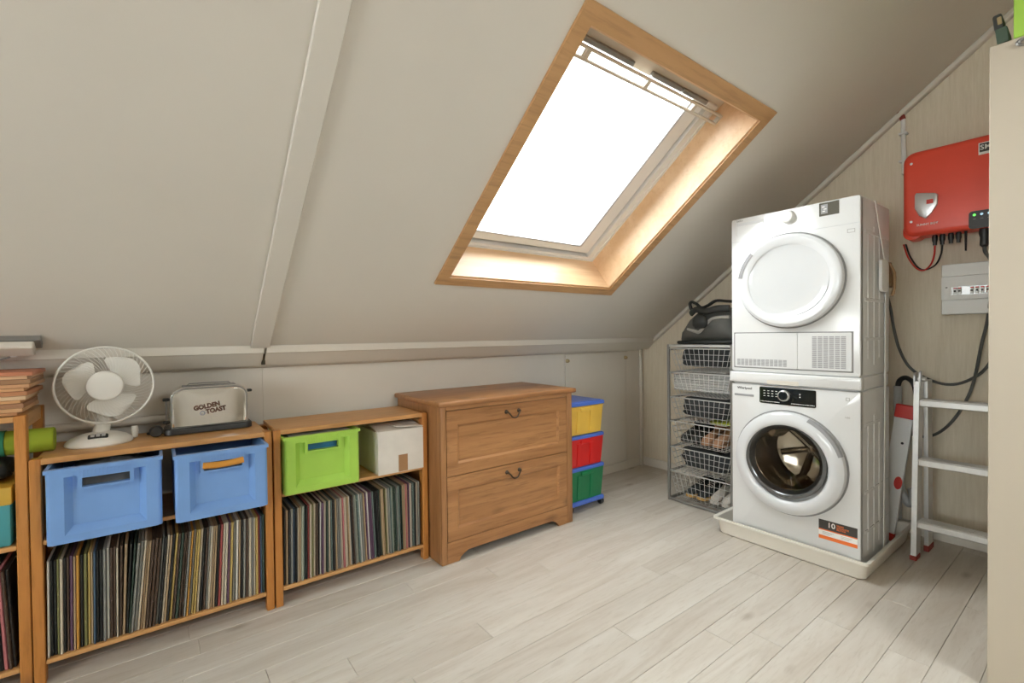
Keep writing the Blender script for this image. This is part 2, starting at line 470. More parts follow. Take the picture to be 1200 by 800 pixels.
def left_wall():
    mm = Matrix(((0, 0, 1, 0), (1, 0, 0, 0), (0, 1, 0, 0), (0, 0, 0, 1)))
    b = 2 * RIDGE_Y
    def zr(y): return RIDGE_Z + .02 - abs(y - RIDGE_Y) * math.tan(SL)
    mb = MB()
    a, c = -.90, 1.20
    mb.prism([(b - YK - .1, -.05), (YK + .1, -.05), (YK + .1, .90), (b - YK - .1, .90)], XL - .1, XL, M=mm)
    mb.prism([(b - YK - .1, .90), (a, .90), (a, zr(a)), (b - YK - .1, zr(b - YK - .1) + .1)], XL - .1, XL, M=mm)
    mb.prism([(c, .90), (YK + .1, .90), (YK + .1, zr(YK + .1) + .1), (c, zr(c))], XL - .1, XL, M=mm)
    mb.prism([(a, 2.10), (c, 2.10), (c, zr(c)), (RIDGE_Y, zr(RIDGE_Y)), (a, zr(a))], XL - .1, XL, M=mm)
    w = struct(mb.build('wall_left', M['knee']))
    f = struct(MB(ML).ring((-.90, 1.20, .90, 2.10), (-.84, 1.14, .96, 2.04), .02, .02, .09).build('fill_window_left', M['white_plastic']))  # window added out of view to bring fill daylight from the left
    MB(ML).box(.12, .18, .96, 2.04, .03, .08).build('mullion', M['white_plastic'], f)
    MB(ML).box(-.84, .12, .96, 2.04, .05, .056).build('pane', M['glass'], f)
    MB(ML).box(.18, 1.14, .96, 2.04, .05, .056).build('pane', M['glass'], f)
left_wall()
yf = 2 * RIDGE_Y - YK
struct(MB().box(XL, XG, yf - 0.12, yf, -0.05, 1.30).build('wall_front', M['knee']))
# ---- sloping ceilings, each with the opening for its roof window
def roof(m, name, x0, x1, s0, s1):
    mb = MB(m)
    lo, hi, th = -0.30, RIDGE_S + 0.05, 0.30
    mb.ring((XL - .1, XG + .1, lo, hi), (x0, x1, s0, s1), 0, 0, th)
    return struct(mb.build(name, M['ceiling']))
roof(MS, 'ceiling', 1.20, 2.425, 0.552, 1.80)
roof(MSB, 'ceiling.001', 0.9, 2.1, 0.50, 2.00)  # unseen rear slope, its opening added for fill daylight
# ---- batten on the ceiling, trims along its foot and along the gable
struct(MB(MS).box(0.365, 0.447, -0.003, RIDGE_S - .02, -0.018, 0.0, 0.003).build('trim_1', M['ceiling']))
def foot_trim(x0, x1, name):
    mm = Matrix(((0, 0, 1, 0), (1, 0, 0, 0), (0, 1, 0, 0), (0, 0, 0, 1)))
    pts = [(2.541, 1.160), (2.552, 1.124), (2.562, 1.120), (2.628, 1.059), (2.7, 1.059), (2.7, 1.10), (2.56, 1.16)]
    return struct(MB().prism(pts, x0, x1, M=mm).build(name, M['trim'], ang=15))
foot_trim(XL, 0.424, 'trim_2')
foot_trim(0.436, XG, 'trim_3')
struct(MB().box(0.422, 0.438, 2.60, 2.69, 1.065, 1.12).build('trim_4', M['dark_gap']))
struct(MB(MS).box(XG - 0.045, XG, -0.02, RIDGE_S - .03, -0.028, 0.0, 0.006).build('trim_5', M['trim']))
struct(MB().box(XG - 0.045, XG - 0.015, YK - 0.022, YK, 0.0, 1.06, 0.006, 2).build('trim_6', M['trim']))
struct(MB().box(XL, 3.505, YK - 0.010, YK, 0.0, 0.07, 0.003).build('baseboard_back', M['trim']))
struct(MB().box(XG - 0.012, XG, yf, YK - 0.01, 0.0, 0.075, 0.003).build('baseboard_right', M['trim']))
# ---- access door in the knee wall
dr = struct(MB().box(2.582, 3.321, YK - 0.004, YK + 0.006, 0.074, 1.032, 0.002).build('door_1', M['knee']))
for x in (2.60, 3.308):
    MB(at(x, YK - 0.004, 0.987) @ FY).lathe([(0, 0.022), (0.010, 0.021), (0.014, 0.014), (0.008, 0.006), (0.016, 0.003), (0.017, 0)], 14).build('latch', M['brass'], dr)
# ---- roof window
def roof_window(m, name, x0, x1, s0, s1, full):
    w = struct(MB(m).ring((x0 - .06, x1 + .06, s0 - .05, s1 + .06), (x0 + .004, x1 - .004, s0 + .004, s1 - .004), -0.012, -0.012, 0.0).build(name, M['casing']))
    mb = MB(m)
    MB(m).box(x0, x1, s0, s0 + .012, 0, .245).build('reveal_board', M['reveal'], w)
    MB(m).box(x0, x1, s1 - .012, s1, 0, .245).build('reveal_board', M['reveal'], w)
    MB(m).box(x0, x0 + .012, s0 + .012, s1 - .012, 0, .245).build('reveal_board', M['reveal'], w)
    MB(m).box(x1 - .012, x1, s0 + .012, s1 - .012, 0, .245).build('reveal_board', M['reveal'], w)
    MB(m).ring((x0, x1, s0, s1), (x0 + .075, x1 - .075, s0 + .04, s1 - .03), .245, .245, .30).build('window_frame', M['white_plastic'], w)
    MB(m).ring((x0 + .012, x1 - .012, s0 + .012, s1 - .012), (x0 + .03, x1 - .03, s0 + .022, s1 - .03), .238, .238, .246).build('window_bead', M['white_plastic'], w)
    sh = MB(m).ring((x0 + .086, x1 - .086, s0 + .060, s1 - .038), (x0 + .175, x1 - .175, s0 + .10, s1 - .085), .262, .268, .30).build('sash', M['white_plastic'], w)
    MB(m).ring((x0 + .18, x1 - .18, s0 + .104, s1 - .088), (x0 + .192, x1 - .192, s0 + .112, s1 - .094), .262, .266, .30).build('glazing_bead', M['silver'], sh)
    MB(m).box(x0 + .17, x1 - .17, s0 + .09, s1 - .08, .285, .291).build('pane', M['glass'], sh)
    MB(m).ring((x0 + .068, x1 - .068, s0 + .033, s1 - .024), (x0 + .092, x1 - .092, s0 + .062, s1 - .046), .288, .288, .298).build('gap_shade', M['galv'], w)  # dark ring standing in for the shade in the gap between frame and sash
    if full:
        hd = MB(m).box(x0 + .012, x1 - .012, s1 - .104, s1 - .012, .228, .262, .004).build('head_panel', M['tube_light'], w)
        for a, b in ((x0 + .03, x0 + .17), (x0 + .17, x0 + .50), (x1 - .60, x1 - .36), (x1 - .36, x1 - .14)):
            MB(m).box(a, b - .01, s1 - .098, s1 - .076, .205, .23, .004).build('blind_rail', M['galv'], hd)
        MB(m).box(x1 - .15, x1 - .06, s1 - .10, s1 - .076, .203, .232, .005).build('rail_end', M['white_plastic'], hd)
        n = 4
        us = [x0 + .02, x0 + .21, x0 + .60, x1 - .25, x1 - .015]
        sa, sb = s1 - .155, s1 - .100
        bar = MB(m)
        bar.box(x0 + .014, x1 - .014, sa, sa + .012, .175, .20, .003)
        bar.box(x0 + .014, x1 - .014, sb - .012, sb, .175, .20, .003)
        for u in us: bar.box(u - .012, u + .012, sa + .002, sb - .002, .177, .198)
        vb = bar.build('ventilation_bar', M['tube_light'], w)
    return w
roof_window(MS, 'window_1', 1.20, 2.425, 0.552, 1.80, True)
roof_window(MSB, 'fill_window_rear', 0.9, 2.1, 0.50, 2.00, False)  # added rear window, never in view, lets in fill daylight

# ================================================================== THINGS
ORD = ['first', 'second', 'third', 'fourth', 'fifth', 'sixth', 'seventh', 'eighth', 'ninth', 'tenth', 'eleventh', 'twelfth', 'thirteenth', 'fourteenth', 'fifteenth', 'sixteenth', 'seventeenth', 'eighteenth', 'nineteenth', 'twentieth']
def ordinal(n):
    if n <= 20: return ORD[n - 1]
    t = {2: 'twenty', 3: 'thirty', 4: 'forty'}[n // 10]
    return {2: 'twentieth', 3: 'thirtieth', 4: 'fortieth'}[n // 10] if n % 10 == 0 else t + '-' + ORD[n % 10 - 1]

# ---- chest of drawers
def chest():
    x0, x1, y0, y1 = 1.168, 2.112, 2.150, 2.685
    t = thing('chest_of_drawers', 'brown stained pine chest with two wide panelled drawers beside the shelf units', 'chest', (1.64, 2.42, 0))
    s = MB()
    MB().box(x0 - .022, x1 + .022, y0 - .022, y1, .828, .856, .009, 3).build('top', M['chest_x'], t)
    def side(a, b):
        return MB().box(a, b, y0 + .0215, y1, 0, .828, .001).build('side_panel', M['chest_z'], t)
    side(x0, x0 + .02); side(x1 - .02, x1)
    MB().box(x0, x0 + .033, y0, y0 + .022, 0, .828, .004, 2).build('stile', M['chest_z'], t)
    MB().box(x1 - .045, x1, y0, y0 + .022, 0, .828, .004, 2).build('stile', M['chest_z'], t)
    MB().box(x0 + .02, x1 - .02, y1 - .012, y1, .06, .828).build('back_panel', M['chest_x'], t)
    MB().box(x0 + .033, x1 - .045, y0 + .001, y0 + .02, .806, .828).build('rail', M['chest_x'], t)
    a, b = x0 + .033, x1 - .045
    pts = [(a, 0), (a + .075, 0), (a + .082, .018), (a + .10, .030), (a + .13, .045), (b - .13, .045), (b - .10, .030), (b - .082, .018), (b - .075, 0), (b, 0), (b, .112), (a, .112)]
    MB(at(0, y0 + .002, 0) @ FY).prism(pts, -.02, 0, .002).build('base_rail', M['chest_x'], t)
    for z0, z1 in ((.459, .802), (.116, .455)):
        d = MB(at(0, y0 + .002, 0) @ FY)
        u0, u1, g = a + .003, b - .003, .065
        d.ring((u0, u1, z0, z1), (u0 + g, u1 - g, z0 + g - .005, z1 - g - .01), 0, 0, -.02)
        o = d.build('drawer', M['chest_x'], t)
        d = MB(at(0, y0 + .002, 0) @ FY)
        d.ring((u0 + g, u1 - g, z0 + g - .005, z1 - g - .01), (u0 + g + .012, u1 - g - .012, z0 + g + .007, z1 - g - .022), 0, -.010, -.02)
        d.build('moulding', M['chest_x'], o)
        MB(at(0, y0 + .002, 0) @ FY).box(u0 + g + .008, u1 - g - .008, z0 + g + .003, z1 - g - .018, -.02, -.0095).build('drawer_panel', M['chest_x'], o)
        hx, hz, hy = 1.637, z1 - .042, y0 - .002
        h = MB()
        p = [(hx - .045, hy - .012, hz), (hx - .033, hy - .017, hz - .012), (hx - .018, hy - .02, hz - .03), (hx, hy - .021, hz - .035), (hx + .018, hy - .02, hz - .03), (hx + .033, hy - .017, hz - .012), (hx + .045, hy - .012, hz)]
        h.tube(catmull(p, 4), .0042, 8)
        for s in (-1, 1):
            h.lathe([(0, .02), (.005, .019), (.008, .012), (.005, .008), (.011, .003), (.012, 0)], 12, at(hx + s * .045, y0 + .002, hz) @ FY)
        h.build('handle', M['bronze'], o)
chest()

# ---- three pine shelf units
def shelf_unit(x0, x1, ztop, label, mids, first_front=True):
    y0, y1, pw, pd = 2.28, 2.625, .030, .042
    t = thing('shelf_unit', label, 'shelf', ((x0 + x1) / 2, 2.45, 0), 'pine shelf units along the knee wall')
    tall = ztop > .9
    for xa in (x0, x1 - pw):
        MB().box(xa, xa + pw, y0, y0 + pd, 0, ztop, .0025).build('post', M['pine_z'], t)
        MB().box(xa, xa + pw, y1 - pd, y1, 0, ztop if tall else ztop - .021, .0025).build('post', M['pine_z'], t)
        for z in [m - .052 for m in mids[:1]] + [ztop - (.05 if tall else .075)]:
            MB().box(xa + .005, xa + pw - .005, y0 + pd, y1 - pd, z, z + (.05 if tall and z > .8 else .035), .002).build('rung', M['pine_y'], t)
    ix0, ix1 = x0 + pw, x1 - pw
    if not tall:
        a, b = ix0 - .014, ix1 + .014
        pts = [(ix0, y0), (ix1, y0), (ix1, y0 + pd), (b, y0 + pd), (b, y1 - .01), (a, y1 - .01), (a, y0 + pd), (ix0, y0 + pd)]
        MB().prism(pts, ztop - .020, ztop, .002).build('shelf_board', M['pine_x'], t)
    else:
        MB().box(ix0, ix1, y0 + .004, y1, ztop - .022, ztop - .002, .002).build('shelf_board', M['pine_x'], t)
    for z in mids:
        MB().box(ix0 + .001, ix1 - .001, y0 + .002, y1, z - .016, z, .002).build('shelf_board', M['pine_x'], t)
shelf_unit(-.350, .404, .787, 'middle pine shelf unit with two blue crates above a row of records', [.082, .502])
shelf_unit(.410, 1.158, .787, 'pine shelf unit with green crate, between chest and blue crate unit', [.082, .502])
shelf_unit(-1.06, -.353, .942, 'tall pine shelf unit cut by the left edge, magazines on top', [.082, .502])

# ---- records
SP = {'black': (.018, .018, .017), 'cream': (.56, .49, .38), 'grey': (.24, .24, .22), 'dark brown': (.075, .045, .03), 'tan': (.42, .30, .18),
      'olive': (.19, .185, .07), 'orange': (.55, .27, .05), 'mustard': (.50, .36, .12), 'red': (.30, .06, .055), 'pink': (.52, .17, .18),
      'blue': (.07, .12, .19), 'dark green': (.04, .065, .05), 'teal': (.13, .18, .165), 'white': (.70, .68, .63), 'purple': (.12, .06, .11), 'pale green': (.36, .38, .31)}
def spine(name, c):
    m, nt, b = new_mat(name.replace(' ', '_') + '_record_sleeve')
    v = coords(nt, (260, 1, 75), True)
    n = tex_noise(nt, v, 1.0, 3, 0.7)
    big = tex_noise(nt, coords(nt, (1, 1, 9), True), 1.0, 2)
    dark = sum(c) < .5
    other = tuple(min(1, x * 2.2 + .16) for x in c) if dark else tuple(x * .55 for x in c)
    fleck = mix(nt, 1.0, ramp(nt, n, [(.60, (0, 0, 0)), (.68, (.6, .6, .6))]), ramp(nt, big, [(.42, (.15, .15, .15)), (.55, (1, 1, 1))]), 'MULTIPLY')
    nt.links.new(mix(nt, fleck, c, other), b.inputs['Base Color'])
    b.inputs['Roughness'].default_value = .5
    return m
SPM = {k: spine(k, c) for k, c in SP.items()}
REC = {}
def record_mesh(w):
    k = round(w * 2000)
    if k not in REC:
        D, Hh, ww = .345, .340, k / 2000
        # cross-section in (x, y): pinched spine at y = 0, slightly fuller middle, open edge at the back
        loop = [(0, .004), (ww * .25, 0), (ww * .75, 0), (ww, .004), (ww * 1.04, D * .5), (ww * .9, D), (ww * .1, D), (-ww * .04, D * .5)]
        me = bpy.data.meshes.new('record')
        vs = [(p[0], p[1], z) for z in (0, Hh) for p in loop]
        n = len(loop)
        me.from_pydata(vs, [], [tuple(range(n))[::-1], tuple(range(n, 2 * n))] + [(i, (i + 1) % n, n + (i + 1) % n, n + i) for i in range(n)])
        REC[k] = me
    return REC[k], k / 2000
def record_row(xa, xb, z, where, group, start, weights, lean, wrange=(.0052, .0095)):
    items, x, prev = [], xa, None
    pool = [k for k, w in weights.items() for _ in range(w)]
    i = 0
    while True:
        col = start[i] if i < len(start) else random.choice(pool)
        w = random.uniform(*wrange)
        me, w = record_mesh(w)
        a = lean((x - xa) / (xb - xa)) + random.uniform(-.15, .15)
        ta = math.tan(R(a))
        sh = .340
        if prev is not None and ta < prev: x += sh * (prev - ta)
        x += .0012
        if x + w / math.cos(R(a)) + max(0, sh * ta) * 1.01 > xb: break
        items.append((col, me, w, x, a)); prev = ta
        x += w / math.cos(R(a)); i += 1
    count = {}
    for col, me, w, x, a in items:
        count[col] = count.get(col, 0) + 1
        key = (me.name, col)
        if key not in RECMAT:
            m2 = me.copy(); m2.name = 'record'; m2.materials.append(SPM[col]); RECMAT[key] = m2
        o = bpy.data.objects.new('record', RECMAT[key])
        COL.objects.link(o)
        o.location = (x, 2.288 + random.uniform(0, .012), z)
        o.rotation_euler = (0, R(a), 0)
        if a < 0: o.location.z += w * math.sin(R(-a)) * 0
        if a > 0: o.location.z += w * math.sin(R(a))
        o.scale = (1, 1, random.uniform(.985, 1.0))
        tag(o, f'record with {col} spine, {ordinal(count[col])} of that colour from left {where}', 'record', group)
RECMAT = {}
W1 = {'black': 9, 'grey': 6, 'cream': 8, 'dark brown': 7, 'tan': 6, 'olive': 2, 'orange': 1, 'mustard': 1, 'red': 2, 'blue': 1, 'dark green': 4, 'white': 2, 'purple': 2}
W2 = {'black': 9, 'grey': 7, 'cream': 9, 'dark brown': 4, 'tan': 4, 'olive': 1, 'red': 1, 'pink': 1, 'blue': 2, 'dark green': 6, 'teal': 4, 'white': 3, 'purple': 2, 'pale green': 3}
def lean1(u):
    if u < .27: return .6
    if u < .33: return .6 + (u - .27) / .06 * 4.2
    if u < .55: return 4.8
    return max(.4, 4.8 - (u - .55) / .45 * 5.0)
def lean2(u):
    if u < .25: return .8
    return .8 - 3.2 * min(1, (u - .25) / .25) if u < .62 else -2.4 + 2.6 * min(1, (u - .62) / .38)
record_row(-.318, .373, .0835, 'under blue crates', 'records under the blue crates',
           ['white', 'black', 'black', 'olive', 'cream', 'black', 'dark brown', 'purple', 'tan', 'orange', 'black', 'olive', 'mustard', 'tan', 'blue', 'black', 'black', 'grey', 'white', 'dark brown', 'dark brown', 'cream', 'dark brown', 'tan', 'black', 'dark green'], W1, lean1)
record_row(.443, 1.124, .0835, 'under green crate', 'records under the green crate',
           ['black', 'tan', 'black', 'grey', 'blue', 'black', 'cream', 'tan', 'pale green', 'teal', 'black', 'red', 'cream', 'olive', 'cream', 'dark brown', 'black', 'white', 'purple', 'cream', 'dark green', 'cream', 'teal', 'black'], W2, lean2)
record_row(-.62, -.386, .0835, 'at left edge', 'records at the left edge',
           ['black', 'cream', 'tan', 'dark brown', 'black', 'grey', 'red', 'black', 'dark green', 'black', 'cream', 'tan', 'cream', 'dark brown', 'white', 'blue', 'black', 'pink', 'dark brown', 'black'], W1, lambda u: -2.5, (.007, .0125))

# ---- crates
def crate(name, label, m, x0, x1, yf_, zt, group=None, grip=None):
    z0, y1 = .5025, 2.56
    t = thing(name, label, 'crate', ((x0 + x1) / 2, (yf_ + y1) / 2, z0), group)
    z0 += .0005
    cx = (x0 + x1) / 2
    W, Hh = x1 - x0, zt - z0
    F = at(0, yf_, 0) @ FY
    hu0, hu1, hv0, hv1 = cx - W * .205, cx + W * .205, zt - .072, zt - .040
    # panel with the hand hole
    fp = MB(F).ring((x0 + .004, x1 - .004, z0 + .004, zt - .002), (hu0, hu1, hv0, hv1), -.022, -.022, -.027).build('front_wall', m, t)
    # raised border with sloping inner edge, thick at corners and bottom
    MB(F).ring((x0 + .013, x1 - .013, z0, zt - .014), (x0 + .046, x1 - .046, z0 + .026, zt - .030), 0, 0, -.024).build('border', m, fp)
    MB(F).ring((x0 + .046, x1 - .046, z0 + .026, zt - .030), (x0 + .066, x1 - .066, z0 + .052, zt - .034), 0, -.021, -.0235).build('border', m, fp)
    for s in (x0 + .0135, x1 - .0135):
        MB().cyl((s, yf_ + .0136, z0 + .001), (s, yf_ + .0136, zt - .008), .0136, n=20).build('corner', m, fp)
    MB(F).ring((hu0 - .012, hu1 + .012, hv0 - .008, zt - .018), (hu0, hu1, hv0, hv1), .001, .001, -.026).build('hole_rim', m, fp)
    MB().box(x0 + .001, x0 + .005, yf_ + .016, y1, z0, zt - .002).build('side_wall', m, t)
    MB().box(x1 - .005, x1 - .001, yf_ + .016, y1, z0, zt - .002).build('side_wall', m, t)
    MB().box(x0 + .001, x1 - .001, y1 - .004, y1, z0, zt - .002).build('back_wall', m, t)
    MB().box(x0 + .003, x1 - .003, yf_ + .027, y1 - .003, z0, z0 + .004).build('crate_floor', m, t)
    rm = at(0, 0, 0)
    MB(Matrix(((1, 0, 0, 0), (0, 1, 0, 0), (0, 0, 1, 0), (0, 0, 0, 1)))).ring((x0 - .004, x1 + .004, yf_ - .004, y1 + .004), (x0 + .006, x1 - .006, yf_ + .013, y1 - .006), zt, zt, zt - .013).build('rim', m, t)
    n = 15
    rb = MB(F)
    for k in range(n):
        u = hu0 - .008 + (hu1 - hu0 + .016) * k / (n - 1)
        rb.box(u - .002, u + .002, zt - .036, zt - .013, -.004, .0028)
    rb.build('rim_rib', m, t, stuff=True)
    if grip:
        g = MB()
        g.tube(catmull([(hu0 - .004, yf_ - .006, hv1 - .010), (cx, yf_ - .010, hv1 - .013), (hu1 + .004, yf_ - .006, hv1 - .008)], 5), .0125, 12)
        g.build('grip', grip, t)
    return t
BG = 'blue plastic crates on the middle shelf unit'
crate('crate', 'blue plastic crate with open hand hole, left of the two, below the fan', M['blue'], -.300, .014, 2.195, .760, BG)
crate('crate', 'blue plastic crate with amber roll in its hand hole, below the toaster', M['blue'], .052, .366, 2.165, .757, BG, M['amber'])
crate('crate', 'lime green plastic crate full of papers beside the white cardboard box', M['green'], .444, .775, 2.235, .758)

def lump(name, m, c, h, seed, n=20, amp=.25, power=.6, parent=None, freq=3.0, flat=None):
    vs, fs = [], []
    nu, nv = n * 2, n
    off = Vector((seed * 7.3, seed * 3.1, seed))
    def sp(x): return math.copysign(abs(x) ** power, x)
    for j in range(nv + 1):
        ph = -math.pi / 2 + math.pi * j / nv
        for i in range(nu):
            th = 2 * math.pi * i / nu
            d = Vector((sp(math.cos(ph)) * sp(math.cos(th)), sp(math.cos(ph)) * sp(math.sin(th)), sp(math.sin(ph))))
            k = noise.fractal(d * freq * .5 + off, 0.8, 2.0, 4)
            k2 = 1 - abs(noise.noise(d * freq + off)) * 1.4
            f = 1 - amp * .5 + amp * (k * .4 + k2 * .4 - .2)
            vs.append((c[0] + d.x * h[0] * min(1, f), c[1] + d.y * h[1] * min(1, f), c[2] + d.z * h[2] * (min(1, f) if d.z > 0 else 1)))
    for j in range(nv):
        for i in range(nu):
            k = (i + 1) % nu
            fs.append((j * nu + i, j * nu + k, (j + 1) * nu + k, (j + 1) * nu + i))
    mb = MB(); mb.add(vs, fs)
    return mb.build(name, m, parent, None if parent else (c[0], c[1], c[2] - h[2]), ang=60)
tag(lump('cloth', M['grey_cloth'], (-.143, 2.37, .635), (.140, .15, .127), 1, amp=.25), 'crumpled grey cloth heaped inside the left blue crate', 'cloth')
tag(lump('cloth', M['dark_cloth'], (.209, 2.36, .60), (.140, .15, .09), 2, amp=.4), 'dark cloth lying low inside the blue crate with amber grip', 'cloth')
for k in range(5):
    z = .7235 + k * .006
    mb = MB(at(.61 + .003 * (k % 3), 2.40, z) @ Matrix.Rotation(R((-1) ** k * .8), 4, 'Z'))
    mb.prism(rrect(-.140, .135, -.135, .14, .004, 2), 0, .0052, .001)
    tag(mb.build('paper_pad', M['paper'] if k != 1 else M['blue_folder'], None, (.61, 2.4, z)), ['lowest', 'second lowest', 'middle', 'second highest', 'topmost'][k] + (' blue folder' if k == 1 else ' grey paper pad') + ' in the pile inside the green crate', 'paper', 'papers in the green crate')
fo = MB().box(.46, .76, 2.275, 2.53, .508, .7228, .004)
tag(fo.build('folder_pack', M['blue_folder'], None, (.61, 2.4, .508)), 'teal blue pack of folders seen through the green crate hand hole', 'folder')

# ---- cardboard box
def cardboard():
    x0, x1, y0, y1, z0, z1 = .878, 1.124, 2.262, 2.55, .5025, .716
    t = thing('cardboard_box', 'white cardboard box with raised flaps and brown tape beside green crate', 'box', (1.01, 2.4, z0))
    m, w = M['cardboard'], .004
    MB().box(x0, x1, y0, y0 + w, z0, z1).build('front_wall', m, t)
    MB().box(x0, x1, y1 - w, y1, z0, z1).build('back_wall', m, t)
    MB().box(x0, x0 + w, y0 + w, y1 - w, z0, z1).build('side_wall', m, t)
    MB().box(x1 - w, x1, y0 + w, y1 - w, z0, z1).build('side_wall', m, t)
    MB().box(x0 + w, x1 - w, y0 + w, y1 - w, z0, z0 + w).build('bottom', m, t)
    def flap(pts): MB().prism([(p[0], p[1]) for p in pts], 0, .003)
    def hinge(p, axis, ang, sx, sy, lab=None):
        mb = MB(at(*p) @ Matrix.Rotation(R(ang), 4, axis))
        mb.box(min(0, sx), max(0, sx), min(0, sy), max(0, sy), 0, .003)
        return mb.build('flap', m, t)
    hinge((x0 + .002, y0 + .002, z1), 'X', 9, x1 - x0 - .004, .13)
    hinge((x0 + .002, y1 - .002, z1), 'X', -4, x1 - x0 - .004, -.13)
    hinge((x0, y0 + .006, z1 - .004), 'Y', 3, .10, y1 - y0 - .012)
    hinge((x1 - .002, y0 - .003, z1 + .007), 'Y', 5, -.15, y1 - y0 - .01)
    MB().box(.985, 1.035, y0 - .0008, y0, z0 + .002, z0 + .088).build('tape', M['tape'], t)
cardboard()

# ---- drawer cart
def cart():
    x0, x1, y0, y1 = 2.165, 2.502, 2.222, 2.60
    t = thing('drawer_cart', 'plastic rolling cart with blue lid and yellow, red and green drawers', 'cart', (2.33, 2.41, 0))
    bl = M['cart_blue']
    ld = MB().prism(rrect(x0 - .004, x1 + .004, y0 - .004, y1, .02, 4), .716, .738, .006, 2).build('lid', bl, t)
    MB().prism(rrect(x0 + .014, x1 - .014, y0 + .014, y1 - .02, .012, 3), .7375, .742, .003).build('lid_panel', bl, ld)
    for zt, zb, m, lab in ((.712, .520, 'cart_yellow', 'yellow drawer'), (.494, .304, 'cart_red', 'red drawer'), (.280, .075, 'cart_green', 'green drawer')):
        def lp(z, ins): return [(x, y, z) for x, y in rrect(x0 + ins, x1 - ins, y0 + ins, y1 - ins, .018, 3)]
        d = MB().loft([lp(zb, .016), lp(zt - .008, .003), lp(zt, .001)]).build('drawer', M[m], t)
        d['label'] = lab
        # two raised ribs on the front and a finger lip under the rim
        for xa, xb in ((x0 + .07, x0 + .10), (x1 - .145, x1 - .115)):
            mb = MB()
            f = lambda z, w: [(xa, y0 + w + .003, z), (xb, y0 + w + .003, z), (xb, y0 + w - .005, z), (xa, y0 + w - .005, z)]
            mb.loft([f(zb + .012, .0152), f(zt - .03, .0045)]).build('rib', M[m], d)
        MB().box(x0 + .10, x1 - .145, y0 - .006, y0 + .006, zt - .035, zt - .010, .004).build('finger_lip', M[m], d)
    for z in (.502, .287):
        MB().prism(rrect(x0, x1, y0 - .001, y1, .02, 4), z - .0075, z + .012, .004).build('frame_rail', bl, t)
    MB().prism(rrect(x0 + .004, x1 - .004, y0 - .001, y1, .02, 4), .050, .074, .006).build('frame_rail', bl, t)
    for x in (x0 + .03, x1 - .012):
        for y in (y0 + .035, y1 - .035):
            w = MB(at(x, y, .0245) @ Matrix.Rotation(R(90), 4, 'Y'))
            w.lathe([(0, -.014), (.018, -.014), (.024, -.009), (.0245, 0), (.024, .009), (.018, .014), (0, .014)], 20)
            w.build('wheel', M['black'], t)
            MB().cyl((x, y, .026), (x, y, .052), .007, n=8).build('wheel_stem', M['black'], t)
cart()

# ---- basket rack
RACK_X0, RACK_X1, RACK_Y0, RACK_Y1 = 2.930, 3.470, 1.53, 2.012
def rack():
    x0, x1, y0, y1 = RACK_X0, RACK_X1, RACK_Y0, RACK_Y1
    t = thing('basket_rack', 'grey steel rack of six wire baskets in the corner behind the washer', 'rack', (3.2, 1.77, 0))
    r = .0085
    for x in (x0 + r, x1 - r):
        for y in (y0 + r, y1 - r):
            MB().box(x - r, x + r, y - r, y + r, 0, 1.118, .002).build('post', M['galv'], t)
    for z in (.012, 1.109):
        for y in (y0 + r, y1 - r): MB().box(x0 + 2 * r, x1 - 2 * r, y - r, y + r, z - r, z + r, .002).build('rail', M['galv'], t)
        for x in (x0 + r, x1 - r): MB().box(x - r, x + r, y0 + 2 * r, y1 - 2 * r, z - r, z + r, .002).build('rail', M['wire'] if z > 1 else M['galv'], t)
    zs = [1.085, .915, .738, .566, .382, .212]
    for k, z in enumerate(zs):
        for y in (y0 + r, y1 - r):
            MB().box(x0 + 2 * r, x1 - 2 * r, y - .006, y + .006, z - .008, z + .004, .001).build('runner', M['galv'], t)
        b0, b1, dep = y0 + .018, y1 - .018, .158 if k < 5 else .19
        a0, a1 = x0 + .010, x1 - .02
        ins = .045
        def P(u, v, w):      # u,v in 0..1 over the plan, w in 0..1 down
            i = ins * w
            return (a0 + i * .5 + (a1 - a0 - i) * u, b0 + i + (b1 - b0 - 2 * i) * v, z + .004 - dep * w)
        rim = MB().tube([P(0, 0, 0), P(1, 0, 0), P(1, 1, 0), P(0, 1, 0)], .0038, 6, closed=True).build('basket', M['wire'], t)
        g = MB(); wr = .0019
        n = 12
        for i in range(n + 1):
            v = i / n
            g.tube([P(0, v, 0), P(0, v, 1), P(1, v, 1), P(1, v, 0)], wr, 4)
            g.tube([P(v, 0, 0), P(v, 0, 1), P(v, 1, 1), P(v, 1, 0)], wr, 4)
        for j in range(1, 5):
            w = j / 4
            g.tube([P(0, 0, w), P(1, 0, w), P(1, 1, w), P(0, 1, w)], wr, 4, closed=True)
        g.build('wire_grid', M['wire'], rim, stuff=True)
rack()
LX = 3.19
tag(lump('folded_cloth', M['dark_cloth'], (LX, 1.770, 1.025), (.238, .20, .068), 3, amp=.22, power=.4), 'black folded cloth in the top wire basket under the bag', 'cloth')
tag(lump('folded_cloth', M['dark_cloth'], (LX, 1.770, .682), (.238, .20, .075), 4, amp=.22, power=.4), 'black cloth in the third basket, right below the clear wrap', 'cloth')
tag(lump('folded_cloth', M['dark_cloth'], (LX, 1.770, .322), (.238, .20, .075), 5, amp=.25, power=.4), 'black clothes heaped in the fifth basket, above the lowest shoes', 'cloth')
tag(lump('towel', M['lime_cloth'], (3.17, 1.67, .585), (.19, .10, .017), 6, amp=.3), 'lime yellow towel lying on top of the fourth basket above the shoes', 'towel')
